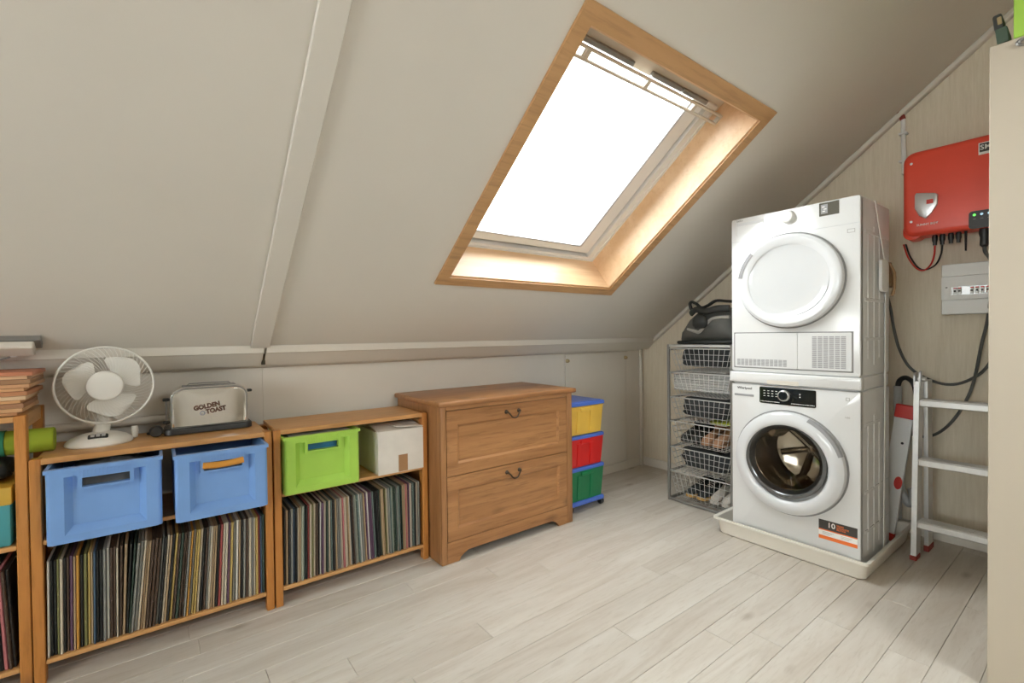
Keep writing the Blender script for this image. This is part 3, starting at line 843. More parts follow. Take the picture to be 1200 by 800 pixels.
def wrap():
    mb = MB()
    x0, x1, y0, y1, z0, z1 = 2.948, 3.42, 1.565, 1.975, .795, .905
    n, mr = 60, 24
    vs, fs = [], []
    def dome(u, v): return abs(math.sin(u) * math.sin(v))
    for j in range(mr + 1):                 # front sheet, bubbly
        for i in range(n + 1):
            y = y0 + (y1 - y0) * i / n; z = z0 + (z1 - z0) * j / mr
            vs.append((x0 + .012 - .012 * dome(i * math.pi / 4, j * math.pi / 4) + .006 * noise.noise(Vector((y * 9, z * 9, 0))), y, z))
    b = len(vs)
    for j in range(mr + 1):                 # back, flat
        for i in range(n + 1):
            vs.append((x1, y0 + (y1 - y0) * i / n, z0 + (z1 - z0) * j / mr + (.004 if j == mr else 0)))
    w = n + 1
    for j in range(mr):
        for i in range(n):
            fs.append((j * w + i, j * w + i + 1, (j + 1) * w + i + 1, (j + 1) * w + i))
            fs.append((b + j * w + i, b + (j + 1) * w + i, b + (j + 1) * w + i + 1, b + j * w + i + 1))
    for i in range(n):
        fs.append((i, b + i, b + i + 1, i + 1)); k = mr * w + i
        fs.append((k, k + 1, b + k + 1, b + k))
    for j in range(mr):
        fs.append((j * w, (j + 1) * w, b + (j + 1) * w, b + j * w)); k = j * w + n
        fs.append((k, b + k, b + k + w, k + w))
    mb.add(vs, fs)
    tag(mb.build('bubble_wrap', M['film'], None, (3.18, 1.735, z0), ang=60), 'clear bubbly plastic wrap filling the second basket from the top', 'wrap')
wrap()
# ---- shoes: length along +x local, toe at -x (towards the viewer)
def shoe(label, loc, rot, up_m, sole_m, L=.27, Hk=.095, group='pairs of shoes in the wire baskets', high=False):
    t = thing('shoe', label, 'shoe', (0, 0, 0), group)
    secs = [(0.0, .012, .018), (.02, .030, .034), (.08, .042, .050), (.2, .048, .060), (.35, .046, .072), (.5, .038, .088), (.62, .034, .10), (.8, .036, Hk + .005), (.95, .033, Hk + .01), (1.0, .018, Hk)]
    loops, sl = [], []
    for u, hw, hh in secs:
        lp = []
        for k in range(14):
            a = 2 * math.pi * k / 14
            c, s = math.cos(a), math.sin(a)
            lp.append((u * L, hw * .78 * L / .27 * math.copysign(abs(c) ** .7, c), .02 + (hh - .02) * (.5 + .5 * math.copysign(abs(s) ** .75, s))))
        loops.append(lp)
        sl.append([(u * L * 1.03 - .004, hw * .86 * L / .27 * c_, z_) for c_, z_ in ((-1, .004), (1, .004), (1.02, .013), (1, .024), (-1, .024), (-1.02, .013))])
    MB().loft(loops).build('upper', up_m, t, ang=60)
    MB().loft(sl).build('sole', sole_m, t)
    col = [(L * (.78 + .19 * math.cos(a)), .024 * math.sin(a), Hk + .004 + .005 * math.cos(a)) for a in [2 * math.pi * k / 16 for k in range(16)]]
    MB().tube(col, .006, 8, closed=True).build('collar', up_m, t)
    MB().add([(p[0], p[1], Hk + .007) for p in col], [tuple(range(16))]).build('insole', M['bag_black'], t)
    if high:
        for k in range(4):
            u = L * (.38 + .06 * k)
            MB().tube([(u, -.022, .078 + .008 * k), (u, 0, .084 + .008 * k), (u, .022, .078 + .008 * k)], .003, 6).build('lace', M['bag_light'], t)
    t.location = loc; t.rotation_euler = (0, 0, R(rot))
SG = 'shoes in the wire baskets'
BB = M['black']; zf = .425
shoe('black shoe at the left end of the fourth basket, above the black clothes', (2.985, 1.915, zf), 0, M['bag_black'], M['bag_black'], .26, .115)
shoe('black shoe in fourth basket, right next to the brown pair', (2.985, 1.835, zf), 0, M['bag_black'], M['bag_black'], .26, .115)
shoe('tan brown shoe in the fourth basket, next to the black shoes', (2.982, 1.755, zf), 0, M['tan_leather'], M['tan_leather'], .26, .115)
shoe('tan brown shoe in the fourth basket, nearer the washer', (2.982, 1.668, zf), 0, M['tan_leather'], M['tan_leather'], .26, .115)
zl = .0365
shoe('black shoe with gum sole in the lowest basket, leftmost of its pair', (2.99, 1.880, zl), -5, M['dark_cloth'], M['gum'], .27, .10, high=True)
shoe('black shoe with gum sole in the lowest basket, right one of its pair', (2.985, 1.792, zl), -5, M['dark_cloth'], M['gum'], .27, .10, high=True)
shoe('off white shoe in the lowest basket, farther from the washer', (2.985, 1.695, zl), 0, M['white_shoe'], M['white_shoe'], .25, .09)
shoe('off white shoe in the lowest basket, half hidden behind the washer tray', (2.985, 1.613, zl), 0, M['white_shoe'], M['white_shoe'], .25, .09)

# ---- sports bag on the rack
def bag():
    t = thing('sports_bag', 'grey and black sports bag slumped on top of the wire basket rack', 'bag', (3.2, 1.62, 1.1195))
    prof = [(y + .135, h) for y, h in ((1.845, .055), (1.80, .12), (1.76, .19), (1.70, .245), (1.62, .262), (1.54, .25), (1.48, .22), (1.44, .12))]
    loops = []
    for i, (y, h) in enumerate(prof):
        lp = []
        for k in range(24):
            a = 2 * math.pi * k / 24
            c, s = math.cos(a), math.sin(a)
            hw = .185 * (.7 if i in (0, len(prof) - 1) else 1)
            n = 1 + .07 * noise.noise(Vector((y * 9, c * 2, s * 2)))
            lp.append((3.195 + hw * n * math.copysign(abs(c) ** .7, c), y + (.010 * noise.noise(Vector((c * 2, s * 2, i)))), 1.1200 + h * n * (.5 + .5 * math.copysign(abs(s) ** .8, s))))
        loops.append(lp)
    body = MB().loft(loops).build('body', M['bag_grey'], t, ang=70)
    MB().tube(catmull([(3.005, 1.960, 1.128), (3.00, 1.850, 1.135), (2.995, 1.720, 1.132), (3.0, 1.560, 1.138)], 6), .009, 8).build('piping', M['bag_black'], t)
    MB().tube(catmull([(3.02, 1.900, 1.225), (3.01, 1.840, 1.21), (3.0, 1.800, 1.205), (3.005, 1.760, 1.25), (3.02, 1.720, 1.29), (3.03, 1.670, 1.30), (3.03, 1.600, 1.30)], 6), .012, 8).build('zip', M['bag_light'], t)
    MB().tube(catmull([(3.06, 1.885, 1.34), (3.05, 1.900, 1.395), (3.05, 1.890, 1.418), (3.05, 1.855, 1.405), (3.045, 1.810, 1.375), (3.04, 1.760, 1.385), (3.04, 1.700, 1.415), (3.05, 1.630, 1.408), (3.06, 1.570, 1.40)], 6), .016, 8, flat=.6).build('shoulder_strap', M['bag_black'], t)
    MB().tube(catmull([(3.03, 1.880, 1.335), (3.01, 1.830, 1.36), (3.0, 1.780, 1.35), (3.0, 1.740, 1.345), (3.01, 1.680, 1.36), (3.03, 1.600, 1.36)], 6), .022, 10, flat=.7).build('handle', M['bag_black'], t)
    MB(at(2.99, 1.790, 1.265)).lathe([(0, -.04), (.035, -.036), (.055, -.015), (.058, .01), (.045, .045), (.02, .06), (0, .062)], 16, sx=.45).build('pocket', M['bag_black'], t)
    MB().box(3.0, 3.38, 1.56, 1.98, 1.1198, 1.142, .008).build('base_panel', M['bag_black'], t)
bag()

# ---- drip tray with washer, stacking kit and dryer
def tray():
    t = thing('drip_tray', 'cream plastic drip tray on the floor under the washing machine', 'tray', (3.04, 1.12, 0))
    x0, x1, y0, y1, h = 2.655, 3.43, .735, 1.515, .098
    def lp(z, ins, r): return [(x, y, z) for x, y in rrect(x0 + ins, x1 - ins, y0 + ins, y1 - ins, r, 5)]
    L = [lp(.0, .035, .03), lp(.006, .026, .035), lp(h - .012, .012, .03), lp(h - .012, 0, .02), lp(h, 0, .02), lp(h, .012, .02), lp(h - .004, .018, .02), lp(.014, .036, .03), lp(.010, .046, .03)]
    MB().loft(L).build('basin', M['tray'], t)
tray()
WX = 2.690           # front plane of the machines
WY0, WY1 = .778, 1.408
WXB = 3.142
F0 = at(WX, 0, 0) @ FX
def disc_ring(mb, cy, cz, prof, n=56, sz=1.0, **k): mb.lathe(prof, n, at(WX, cy, cz) @ FX, 1.0, sz, **k)
def shell(t, z0, z1, hole=None):
    if hole is None:
        MB().box(WX + .004, WXB, WY0, WY1, z0, z1, .012, 3).build('casing', M['white_side'], t)
        fr = MB(F0).prism(rrect(-WY1, -WY0, z0 + .001, z1 - .001, .012, 4), -.03, 0, .005, 2).build('front_panel', M['enamel'], t)
    else:                                       # open-fronted casing and a front panel with a round door opening
        def lp(x, i): return [(x, a, b) for a, b in rrect(WY0 + i, WY1 - i, z0 + i, z1 - i, .012, 4)]
        MB().loft([lp(WX + .034, .003), lp(WX + .014, .003), lp(WX + .014, 0), lp(WXB - .01, 0), lp(WXB, .008), lp(WXB - .006, .014), lp(WX + .034, .004), lp(WX + .034, .003)], cap=False).build('casing', M['white_side'], t)
        MB().box(WXB - .008, WXB - .002, WY0 + .012, WY1 - .012, z0 + .012, z1 - .012).build('back_panel', M['white_side'], t)
        cy, cz, r = hole
        cu, x0, x1, y0, y1 = -cy, -WY1, -WY0, z0 + .001, z1 - .001
        ang = [2 * math.pi * k / 72 for k in range(72)] + [math.atan2(b - cz, a - cu) % (2 * math.pi) for a in (x0, x1) for b in (y0, y1)]
        ang.sort()
        def rect(i, w):
            out = []
            for a in ang:
                c, q = math.cos(a), math.sin(a)
                d = min(((x1 - i - cu) / c if c > 1e-9 else 1e9), ((x0 + i - cu) / c if c < -1e-9 else 1e9), ((y1 - i - cz) / q if q > 1e-9 else 1e9), ((y0 + i - cz) / q if q < -1e-9 else 1e9))
                out.append((cu + c * d, cz + q * d, w))
            return out
        def circ(w): return [(cu + r * math.cos(a), cz + r * math.sin(a), w) for a in ang]
        fr = MB(F0).loft([rect(.004, -.03), rect(0, -.026), rect(0, -.005), rect(.0015, -.0015), rect(.005, 0), circ(0), circ(-.03), rect(.004, -.03)], cap=False).build('front_panel', M['enamel'], t)
    # embossed ribs on the visible side
    for xa, xb, za, zb in ((.10, .13, .10, .55), (.19, .215, .06, .60), (.27, .30, .10, .55), (.36, .385, .06, .45)):
        h = z1 - z0
        MB().box(WX + xa, WX + xb, WY0 - .0022, WY0 + .004, z0 + h * za, z0 + h * zb + h * .25, .0021, 2).build('side_rib', M['white_side'], t)
    for zz in (.20, .42, .80):
        MB().box(WX + .06, WXB - .02, WY0 - .0025, WY0 + .003, z0 + (z1 - z0) * zz, z0 + (z1 - z0) * zz + .018, .0022).build('side_rib', M['white_side'], t)
    return fr
def washer():
    z0, z1 = .012, .905
    t = thing('washing_machine', 'white front loading washing machine in the drip tray under the dryer', 'washing machine', (2.92, 1.09, z0))
    shell(t, .028, z1, (1.109, .518, .186))
    for x in (WX + .05, WXB - .05):
        for y in (WY0 + .05, WY1 - .05): MB().cyl((x, y, .0105), (x, y, .032), .022, n=14).build('foot', M['black'], t)
    cy, cz = 1.103, .500
    d = MB()
    disc_ring(d, cy, cz, [(.272, .002), (.274, .012), (.268, .030), (.245, .044), (.218, .047), (.205, .040), (.198, .028)])
    door = d.build('door', M['door_white'], t)
    d = MB(); disc_ring(d, cy, cz, [(.280, -.001), (.280, .003), (.2725, .006), (.271, -.001)]); d.build('seal_gap', M['groove'], door)
    d = MB(); disc_ring(d, cy + .006, cz + .018, [(.203, .030), (.201, .040), (.185, .040), (.172, .026), (.162, .014)]); d.build('glass_rim', M['rim_grey'], door)
    d = MB(); disc_ring(d, cy + .006, cz + .018, [(.186, .036), (.150, .030), (.10, .012), (.05, .004), (0, .002)]); d.build('glass_bowl', M['door_glass'], door)
    # finger grip at the upper right of the door
    d = MB(); disc_ring(d, cy, cz, [(.2735, .012), (.271, .034), (.258, .041), (.258, .030)], 18, a0=R(18), a1=R(66)); d.build('door_grip', M['grey_slot'], door)
    d = MB(); disc_ring(d, cy + .006, cz + .018, [(.186, -.010), (.176, -.02), (.170, -.06), (.180, -.07), (.178, -.30), (.12, -.33), (0, -.335)]); dm = d.build('drum', M['drum'], t)
    for k in range(6):
        a = R(15 + 60 * k); b = MB(at(WX, cy + .006, cz + .018) @ FX)
        b.tube([(math.cos(a) * .02, math.sin(a) * .02, -.328), (math.cos(a) * .09, math.sin(a) * .09, -.318), (math.cos(a) * .16, math.sin(a) * .16, -.300)], .016, 8)
        b.build('drum_rib', M['drum'], dm)
    for a in (20, 140, 260):
        ca, sa = math.cos(R(a)), math.sin(R(a))
        b = MB(at(WX, cy + .006, cz + .018) @ FX)
        b.tube([(ca * .165, sa * .165, -.12), (ca * .150, sa * .150, -.2), (ca * .165, sa * .165, -.29)], .022, 8)
        b.build('paddle', M['drum'], dm)
    # control panel
    cp = MB(F0).prism(rrect(-1.250, -.968, .806, .896, .007, 3), 0, .003, .001).build('control_panel', M['black_gloss'], t)
    k = MB(at(WX, 1.121, .856) @ FX); k.lathe([(0, .020), (.019, .020), (.023, .017), (.024, .003)], 28); k.build('dial', M['black_gloss'], cp)
    k = MB(at(WX, 1.121, .856) @ FX); k.lathe([(.024, .0032), (.0245, .018), (.029, .016), (.030, .0032)], 28); k.build('dial_ring', M['silver'], cp)
    for r_ in range(3):
        for c in range(4):
            MB(F0).box(-1.228 + c * .021, -1.218 + c * .021, .846 + r_ * .014, .849 + r_ * .014, .003, .0034).build('mark', M['white_ink'], cp)
    for c in range(2): MB(F0).box(-1.046, -1.040, .852 + c * .014, .858 + c * .014, .003, .0034).build('mark', M['white_ink'], cp)
    for u0, n in ((-1.243, 16), (-1.085, 18)):
        for c in range(n):
            MB(F0).box(u0 + c * .0063, u0 + c * .0063 + random.uniform(.003, .0055), .815, .8185, .003, .0034).build('mark', M['white_ink'], cp)
    text('lettering', 'Whirlpool', .020, F0 @ at(-1.334, .880, .0006), M['ink'], t, .0003)
    MB(F0).ring((-1.398, -1.276, .816, .850), (-1.392, -1.282, .822, .846), .0, -.004, -.02).build('drawer_frame', M['enamel'], t)
    MB(F0).box(-1.392, -1.282, .834, .846, 0, .0012).build('detergent_drawer', M['grey_slot'], t)
    MB(F0).ring((-.838, -.822, .858, .874), (-.836, -.824, .860, .872), .0008, .0008, 0).build('mark', M['grey_ink'], t)
    text('lettering', '1400', .012, F0 @ at(-.832, .775, .0006), M['grey_ink'], t)
    # energy sticker
    st = MB(F0).box(-.957, -.790, .146, .243, 0, .0006).build('sticker', M['white_ink'], t)
    MB(F0).box(-.957, -.790, .196, .2432, .0006, .001).build('sticker_band', M['ink'], st)
    MB(F0).box(-.957, -.790, .1905, .196, .0006, .001).build('sticker_band', M['orange'], st)
    MB(F0).box(-.957, -.790, .146, .164, .0006, .001).build('sticker_band', M['orange'], st)
    text('lettering', '10', .036, F0 @ at(-.901, .221, .0012), M['white_ink'], st, .0006)
    text('lettering', 'YEARS', .011, F0 @ at(-.878, .229, .0012), M['orange'], st, .0002, align='LEFT')
    text('lettering', 'GARANTIE', .011, F0 @ at(-.878, .219, .0012), M['orange'], st, .0002, align='LEFT')
    text('lettering', 'MOTOR', .011, F0 @ at(-.878, .209, .0012), M['orange'], st, .0002, align='LEFT')
    for u in (-.94, -.86):
        for c in range(3): MB(F0).box(u, u + .05 - .008 * c, .182 - c * .006, .1835 - c * .006, .0006, .001).build('sticker_line', M['grey_ink'], st)
washer()
def kit():
    t = thing('stacking_kit', 'white stacking frame with pull-out shelf between washer and dryer', 'frame', (2.92, 1.09, .9055))
    MB().box(WX + .01, WXB - .004, WY0 + .004, WY1 - .004, .9055, .9745, .006).build('frame', M['white_side'], t)
    MB(F0).prism(rrect(-WY1 - .008, -WY0 + .008, .914, .9735, .006, 3), -.02, .014, .007, 3).build('shelf_front', M['enamel'], t)
    MB(F0).prism(rrect(-1.205, -1.045, .9135, .936, .003, 2), .0135, .0148, .0006).build('pull', M['tube_light'], t)
kit()
def dryer():
    z0, z1 = .975, 1.852
    t = thing('tumble_dryer', 'white tumble dryer with round solid door stacked on the washer', 'dryer', (2.92, 1.09, z0))
    shell(t, z0, z1)
    MB(F0).box(-WY1 + .002, -WY0 - .002, 1.7185, 1.7215, -.001, .0008).build('fascia_line', M['dish'], t)
    cy, cz, sz = 1.099, 1.470, .955
    d = MB(); disc_ring(d, cy, cz, [(.258, .002), (.260, .014), (.255, .030), (.240, .038), (.222, .036), (.200, .024)], sz=sz); door = d.build('door', M['door_white'], t)
    d = MB(); disc_ring(d, cy, cz, [(.266, -.001), (.266, .004), (.2585, .006), (.257, -.001)], sz=sz); d.build('seal_gap', M['groove'], door)
    d = MB(); disc_ring(d, cy + .004, cz + .004, [(.203, .025), (.19, .020), (.16, .014), (.10, .010), (.05, .009), (0, .009)], sz=sz); d.build('door_dish', M['dish'], door)
    d = MB(); disc_ring(d, cy, cz, [(.257, .030), (.246, .0395), (.232, .0395), (.232, .030)], 18, sz=sz, a0=R(136), a1=R(172)); d.build('door_grip', M['grey_slot'], door)
    k = MB(at(WX, 1.098, 1.808) @ FX); k.lathe([(0, .026), (.026, .026), (.031, .022), (.033, .002), (.036, 0)], 30); k.build('dial', M['white_plastic'], t)
    k = MB(F0).box(-.953, -.866, 1.779, 1.845, 0, .002, .0008).build('display', M['display'], t)
    MB(F0).box(-.945, -.915, 1.790, 1.836, .002, .0026).build('display_glyph', M['grey_slot'], k)
    for a, b_ in ((-.940, 1.822), (-.932, 1.81), (-.938, 1.80)):
        MB(F0).box(a, a + .012, b_, b_ + .004, .0026, .003).build('display_glyph', M['white_ink'], k)
    MB(F0).ring((-1.378, -1.225, 1.752, 1.826), (-1.374, -1.229, 1.756, 1.822), .0015, 0, -.01).build('tank_drawer', M['enamel'], t)
    MB(F0).prism(rrect(-1.374, -1.229, 1.808, 1.822, .004, 2), 0, .001).build('drawer_grip', M['dish'], t)
    text('lettering', 'beko', .018, F0 @ at(-1.358, 1.838, .0006), M['grey_ink'], t, .0004)
    MB(F0).ring((-.832, -.800, 1.676, 1.694), (-.830, -.802, 1.678, 1.692), .0008, .0008, 0).build('mark', M['grey_ink'], t)
    # plinth with vents
    p = MB(F0).ring((-1.394, -.806, .996, 1.198), (-1.387, -.813, 1.003, 1.191), .0008, .0008, -.01).build('plinth_gap', M['groove'], t)
    MB(F0).prism(rrect(-1.388, -1.055, 1.0018, 1.1922, .006, 3), 0, .004, .0015).build('plinth_door', M['enamel'], t)
    MB(F0).prism(rrect(-1.0535, -.812, 1.0018, 1.1922, .006, 3), 0, .004, .0015).build('plinth_door', M['enamel'], t)
    v1 = MB(F0)
    for c in range(12):
        u = -1.374 + c * .0226
        for r_ in range(6): v1.box(u, u + .018, 1.012 + r_ * .0062, 1.0160 + r_ * .0062, .004, .0046)
    v1.build('vent_slot', M['grey_slot'], t, stuff=True)
    v2 = MB(F0)
    for c in range(6):
        u = -.985 + c * .0255
        for r_ in range(22): v2.box(u, u + .021, 1.014 + r_ * .0074, 1.0185 + r_ * .0074, .004, .0046)
    v2.build('vent_slot', M['grey_slot'], t, stuff=True)
    MB(F0).prism(rrect(-1.035, -1.012, 1.075, 1.115, .006, 3), .003, .0042, .001).build('latch', M['enamel'], t)
dryer()
# ---- strap round both machines
def strap():
    t = thing('tie_strap', 'white tie strap with metal buckle running down the side of both machines', 'strap', (3.03, .76, .9))
    def band(name, P, w, m, th=.0035):
        mb = MB(); vs = []
        for p in P:
            p = Vector(p)
            vs.append([(p.x - w / 2, p.y, p.z), (p.x + w / 2, p.y, p.z), (p.x + w / 2, p.y - th, p.z), (p.x - w / 2, p.y - th, p.z)])
        mb.loft(vs).build(name, m, t)
    yy = WY0 - .0065
    band('upper_webbing', [(2.875, yy, 1.848), (2.96, yy, 1.68), (3.045, yy, 1.53)], .016, M['strap'])
    band('lower_webbing', [(3.045, yy, 1.53), (3.045, yy, 1.40), (3.035, yy, .9), (3.015, yy, .04)], .018, M['strap'])
    MB().prism(rrect(2.935, 3.05, 1.40, 1.565, .03, 4), -yy + .0, -yy + .014, .004, 2, M=FY).build('pad', M['strap'], t)
    b = MB()
    b.tube([(3.052, yy - .006, 1.555), (3.095, yy - .006, 1.555), (3.105, yy - .008, 1.50), (3.100, yy - .008, 1.43), (3.05, yy - .006, 1.44)], .008, 8, closed=True)
    b.build('buckle', M['copper'], t)
    MB().tube([(3.06, yy - .012, 1.55), (3.075, yy - .03, 1.50), (3.07, yy - .03, 1.42), (3.06, yy - .022, 1.38)], .007, 8).build('buckle_lever', M['copper'], t)
    MB().tube([(3.095, yy - .012, 1.54), (3.105, yy - .025, 1.48), (3.10, yy - .02, 1.39)], .006, 8).build('buckle_lever', M['copper'], t)
strap()

# ---- red inverter with its plugs
def inverter():
    X0 = 3.352
    t = thing('solar_inverter', 'red wall mounted solar inverter with silver badge above the fuse box', 'inverter', (3.45, .55, 1.70))
    Fi = at(X0, 0, 0) @ FX
    MB(Fi).prism(rrect(-.773, -.285, 1.718, 2.184, .055, 7), -.130, 0, .026, 4).build('housing', M['inv_red'], t)
    MB(Fi).prism(rrect(-.776, -.690, 1.703, 1.80, .04, 6), -.115, -.02, .004, 2).build('corner_cover', M['inv_red'], t)
    MB().box(X0 + .12, XG, .32, .74, 1.76, 2.14).build('bracket', M['galv'], t)
    sh = [(-.718, 1.94), (-.712, 1.952), (-.672, 1.944), (-.632, 1.934), (-.622, 1.925), (-.624, 1.875), (-.645, 1.835), (-.672, 1.806), (-.70, 1.826), (-.718, 1.868)]
    bd = MB(Fi).prism(sh, 0, .012, .004, 2).build('badge', M['silver'], t)
    MB(Fi).box(-.668, -.640, 1.882, 1.905, .012, .0128).build('badge_mark', M['red'], bd)
    MB(Fi).prism(rrect(-.503, -.290, 1.716, 1.806, .014, 3), 0, .004, .001).build('status_panel', M['black'], t)
    for k, y in enumerate((.482, .455, .428)):
        MB(at(X0, y, 1.786) @ FX).lathe([(0, .006), (.0045, .0055), (.006, .004)], 12).build('status_light', M['lit_green'] if k == 0 else M['lit_pale'], t)
        text('lettering', '---', .012, Fi @ at(-y, 1.766, .0045), M['grey_ink'], t)
    lab = MB(Fi).box(-.468, -.362, 2.086, 2.146, 0, .001).build('nameplate', M['white_ink'], t)
    MB(Fi).box(-.464, -.366, 2.099, 2.142, .001, .0014).build('nameplate_field', M['ink'], lab)
    text('lettering', 'SMA', .034, Fi @ at(-.430, 2.121, .0016), M['white_ink'], lab, .0004)
    text('lettering', 'SUNNY BOY', .016, Fi @ at(-.667, 1.776, .0006), M['white_ink'], t, .0002)
    for y, z in ((.735, 2.12), (.735, 1.80)): MB(at(X0, y, z) @ FX).lathe([(0, .003), (.006, .002), (.007, 0)], 10).build('screw', M['silver'], t)
    for k, y in enumerate((.645, .614, .580, .550)):
        MB().lathe([(0, 0), (.010, 0), (.0125, -.008), (.0125, -.03), (.009, -.04), (.009, -.055), (0, -.055)], 12, at(3.405, y, 1.718)).build('connector', M['black'], t)
    MB().cyl((3.405, .522, 1.72), (3.405, .522, 1.615), .006, .004, 8).build('antenna', M['black'], t)
    MB().lathe([(0, 0), (.020, 0), (.022, -.03), (.017, -.05), (.018, -.09), (.010, -.10), (0, -.10)], 14, at(3.405, .452, 1.725)).build('plug', M['black'], t)
inverter()
def wire(name, label, P, r, m, cat='cable', group=None, n=8, origin=None):
    return tag(MB().tube(catmull(P, 8), r, n).build(name, m, None, origin or P[-1]), label, cat, group)
wire('cable', 'red wire looping from the inverter corner to its plug', [(3.45, .790, 1.695), (3.45, .770, 1.62), (3.45, .735, 1.555), (3.44, .70, 1.535), (3.43, .668, 1.56), (3.405, .648, 1.61), (3.405, .645, 1.662)], .0042, M['red'])
wire('cable', 'black wire looping under the inverter beside the red wire', [(3.45, .781, 1.695), (3.45, .760, 1.62), (3.45, .725, 1.555), (3.44, .69, 1.538), (3.425, .645, 1.56), (3.405, .620, 1.61), (3.405, .614, 1.662)], .0042, M['black'])
wire('cable', 'grey cable from inverter plug down into the fuse box', [(3.405, .452, 1.626), (3.41, .450, 1.60), (3.43, .44, 1.575), (3.49, .435, 1.555)], .008, M['cable'])
# ---- fuse box
def fuse():
    X0 = 3.452
    t = thing('fuse_box', 'white fuse box with a row of switches under the red inverter', 'fuse box', (3.5, .50, 1.28))
    Fi = at(X0, 0, 0) @ FX
    y0, y1 = .30, .626
    MB(Fi).prism(rrect(-y1, -y0, 1.284, 1.556, .006, 3), XG * -1 + X0, -.012, 0).build('back_box', M['white_plastic'], t)
    MB(Fi).prism(rrect(-y1, -y0, 1.488, 1.556, .005, 3), -.014, 0, .003).build('cover', M['white_plastic'], t)
    MB(Fi).prism(rrect(-y1, -y0, 1.284, 1.362, .005, 3), -.014, 0, .003).build('cover', M['white_plastic'], t)
    c = MB(Fi).ring((-y1, -y0, 1.364, 1.486), (-.585, -.34, 1.388, 1.432), .004, .004, -.014).build('cover', M['white_plastic'], t)
    MB(Fi).box(-.585, -.34, 1.388, 1.432, -.02, -.004).build('switch_row', M['silver'], c)
    for k, u in enumerate((-.578, -.560, -.512, -.492, -.472, -.452, -.432)):
        s = MB(Fi).box(u, u + .015, 1.392, 1.428, -.005, .004, .001).build('breaker', M['white_plastic'], t)
        MB(Fi).box(u + .003, u + .012, 1.404, 1.413, .004, .012, .001).build('toggle', M['black'], s)
        MB(Fi).box(u + .001, u + .014, 1.421, 1.427, .004, .0046).build('mark', M['red'], s)
    MB(at(X0, .605, 1.43) @ FX).lathe([(0, .006), (.004, .006), (.005, .004)], 10).build('screw', M['galv'], t)
fuse()
wire('cable', 'grey cable hanging from the fuse box front, curving down behind the ladder', [(3.435, .425, 1.40), (3.44, .432, 1.36), (3.49, .455, 1.22), (3.505, .475, 1.12), (3.505, .512, .885), (3.51, .580, .712), (3.52, .66, .61), (3.53, .75, .575)], .0075, M['cable'])
wire('cable', 'grey cable sagging along the gable wall from dryer behind the wardrobe', [(3.52, .93, 1.60), (3.53, .875, 1.36), (3.53, .852, 1.20), (3.53, .825, 1.08), (3.53, .772, .974), (3.53, .669, .906), (3.53, .58, .899), (3.53, .495, .951), (3.53, .447, 1.023), (3.53, .43, 1.113), (3.53, .42, 1.25), (3.52, .41, 1.34)], .0075, M['cable'])
# ---- conduit and brown sleeve at the roof line
def conduit():
    t = thing('wall_conduit', 'white cable conduit with brown sleeve rising from inverter to the ceiling', 'conduit', (3.53, .81, 2.12))
    MB().cyl((3.53, .806, 2.12), (3.53, .812, 2.445), .0115, n=12).build('pipe', M['white_plastic'], t)
    MB().tube(catmull([(3.53, .812, 2.44), (3.525, .82, 2.468), (3.515, .845, 2.495), (3.50, .875, 2.508)], 6), .014, 10).build('sleeve', M['dark_red'], t)
    for z in (2.19, 2.35): MB().box(3.512, XG, .79, .83, z, z + .012, .003).build('clip', M['white_plastic'], t)
conduit()
# ---- ladder
def ladder():
    t = thing('step_ladder', 'silver aluminium step ladder folded against the gable wall', 'ladder', (3.22, .45, 0))
    def leg(yc, w, x_b, x_t, zb, zt, name, m=M['alu'], d=.03):
        lp = []
        for z in (zb, zt):
            x = x_b + (x_t - x_b) * (z / .98)
            lp.append([(x, yc - w, z), (x + d * 2, yc - w, z), (x + d * 2, yc + w, z), (x, yc + w, z)])
        return MB().loft(lp).build(name, m, t)
    XB, XT = 3.130, 3.195
    yl, yr = .676, .215
    for yc in (yl, yr):
        leg(yc, .0115, XB, XT, .022, .93, 'stile', d=.042)
        fx = XB - .004
        MB().box(fx, fx + .078, yc - .0145, yc + .0145, 0, .024, .003).build('foot_cap', M['dark_red'], t)
    # rear legs lean the other way
        lp = []
        for z, x in ((.030, 3.310), (.93, 3.283)):
            lp.append([(x, yc - .026, z), (x + .095, yc - .026, z), (x + .095, yc - .008, z), (x, yc - .008, z)])
        MB().loft(lp).build('rear_leg', M['alu'], t)
        MB().box(3.306, 3.410, yc - .029, yc - .005, 0, .032, .003).build('foot_cap', M['dark_red'], t)
        MB().prism(rrect(3.19, 3.285, .895, .975, .02, 4), -yc - .014, -yc - .006, M=FY).build('hinge', M['silver'], t)
        MB().prism(rrect(3.20, 3.235, .88, .985, .014, 4), -yc + .006, -yc + .014, M=FY).build('hinge', M['silver'], t)
        MB().cyl((3.24, yc - .03, .94), (3.24, yc + .016, .94), .012, n=12).build('hinge_pin', M['silver'], t)
    for z in (.838, .530, .208):
        x = XB + (XT - XB) * z / .98
        s = MB().box(x - .002, x + .082, yr + .012, yl - .012, z - .037, z - .004, .003).build('step', M['alu'], t)
        for k in range(4):
            MB().box(x + .004 + k * .021, x + .015 + k * .021, yr + .014, yl - .014, z - .0045, z, .001).build('tread_rib', M['alu'], s)
    MB().box(3.285, 3.315, yr, yl - .03, .80, .83, .003).build('rear_bar', M['alu'], t)
ladder()
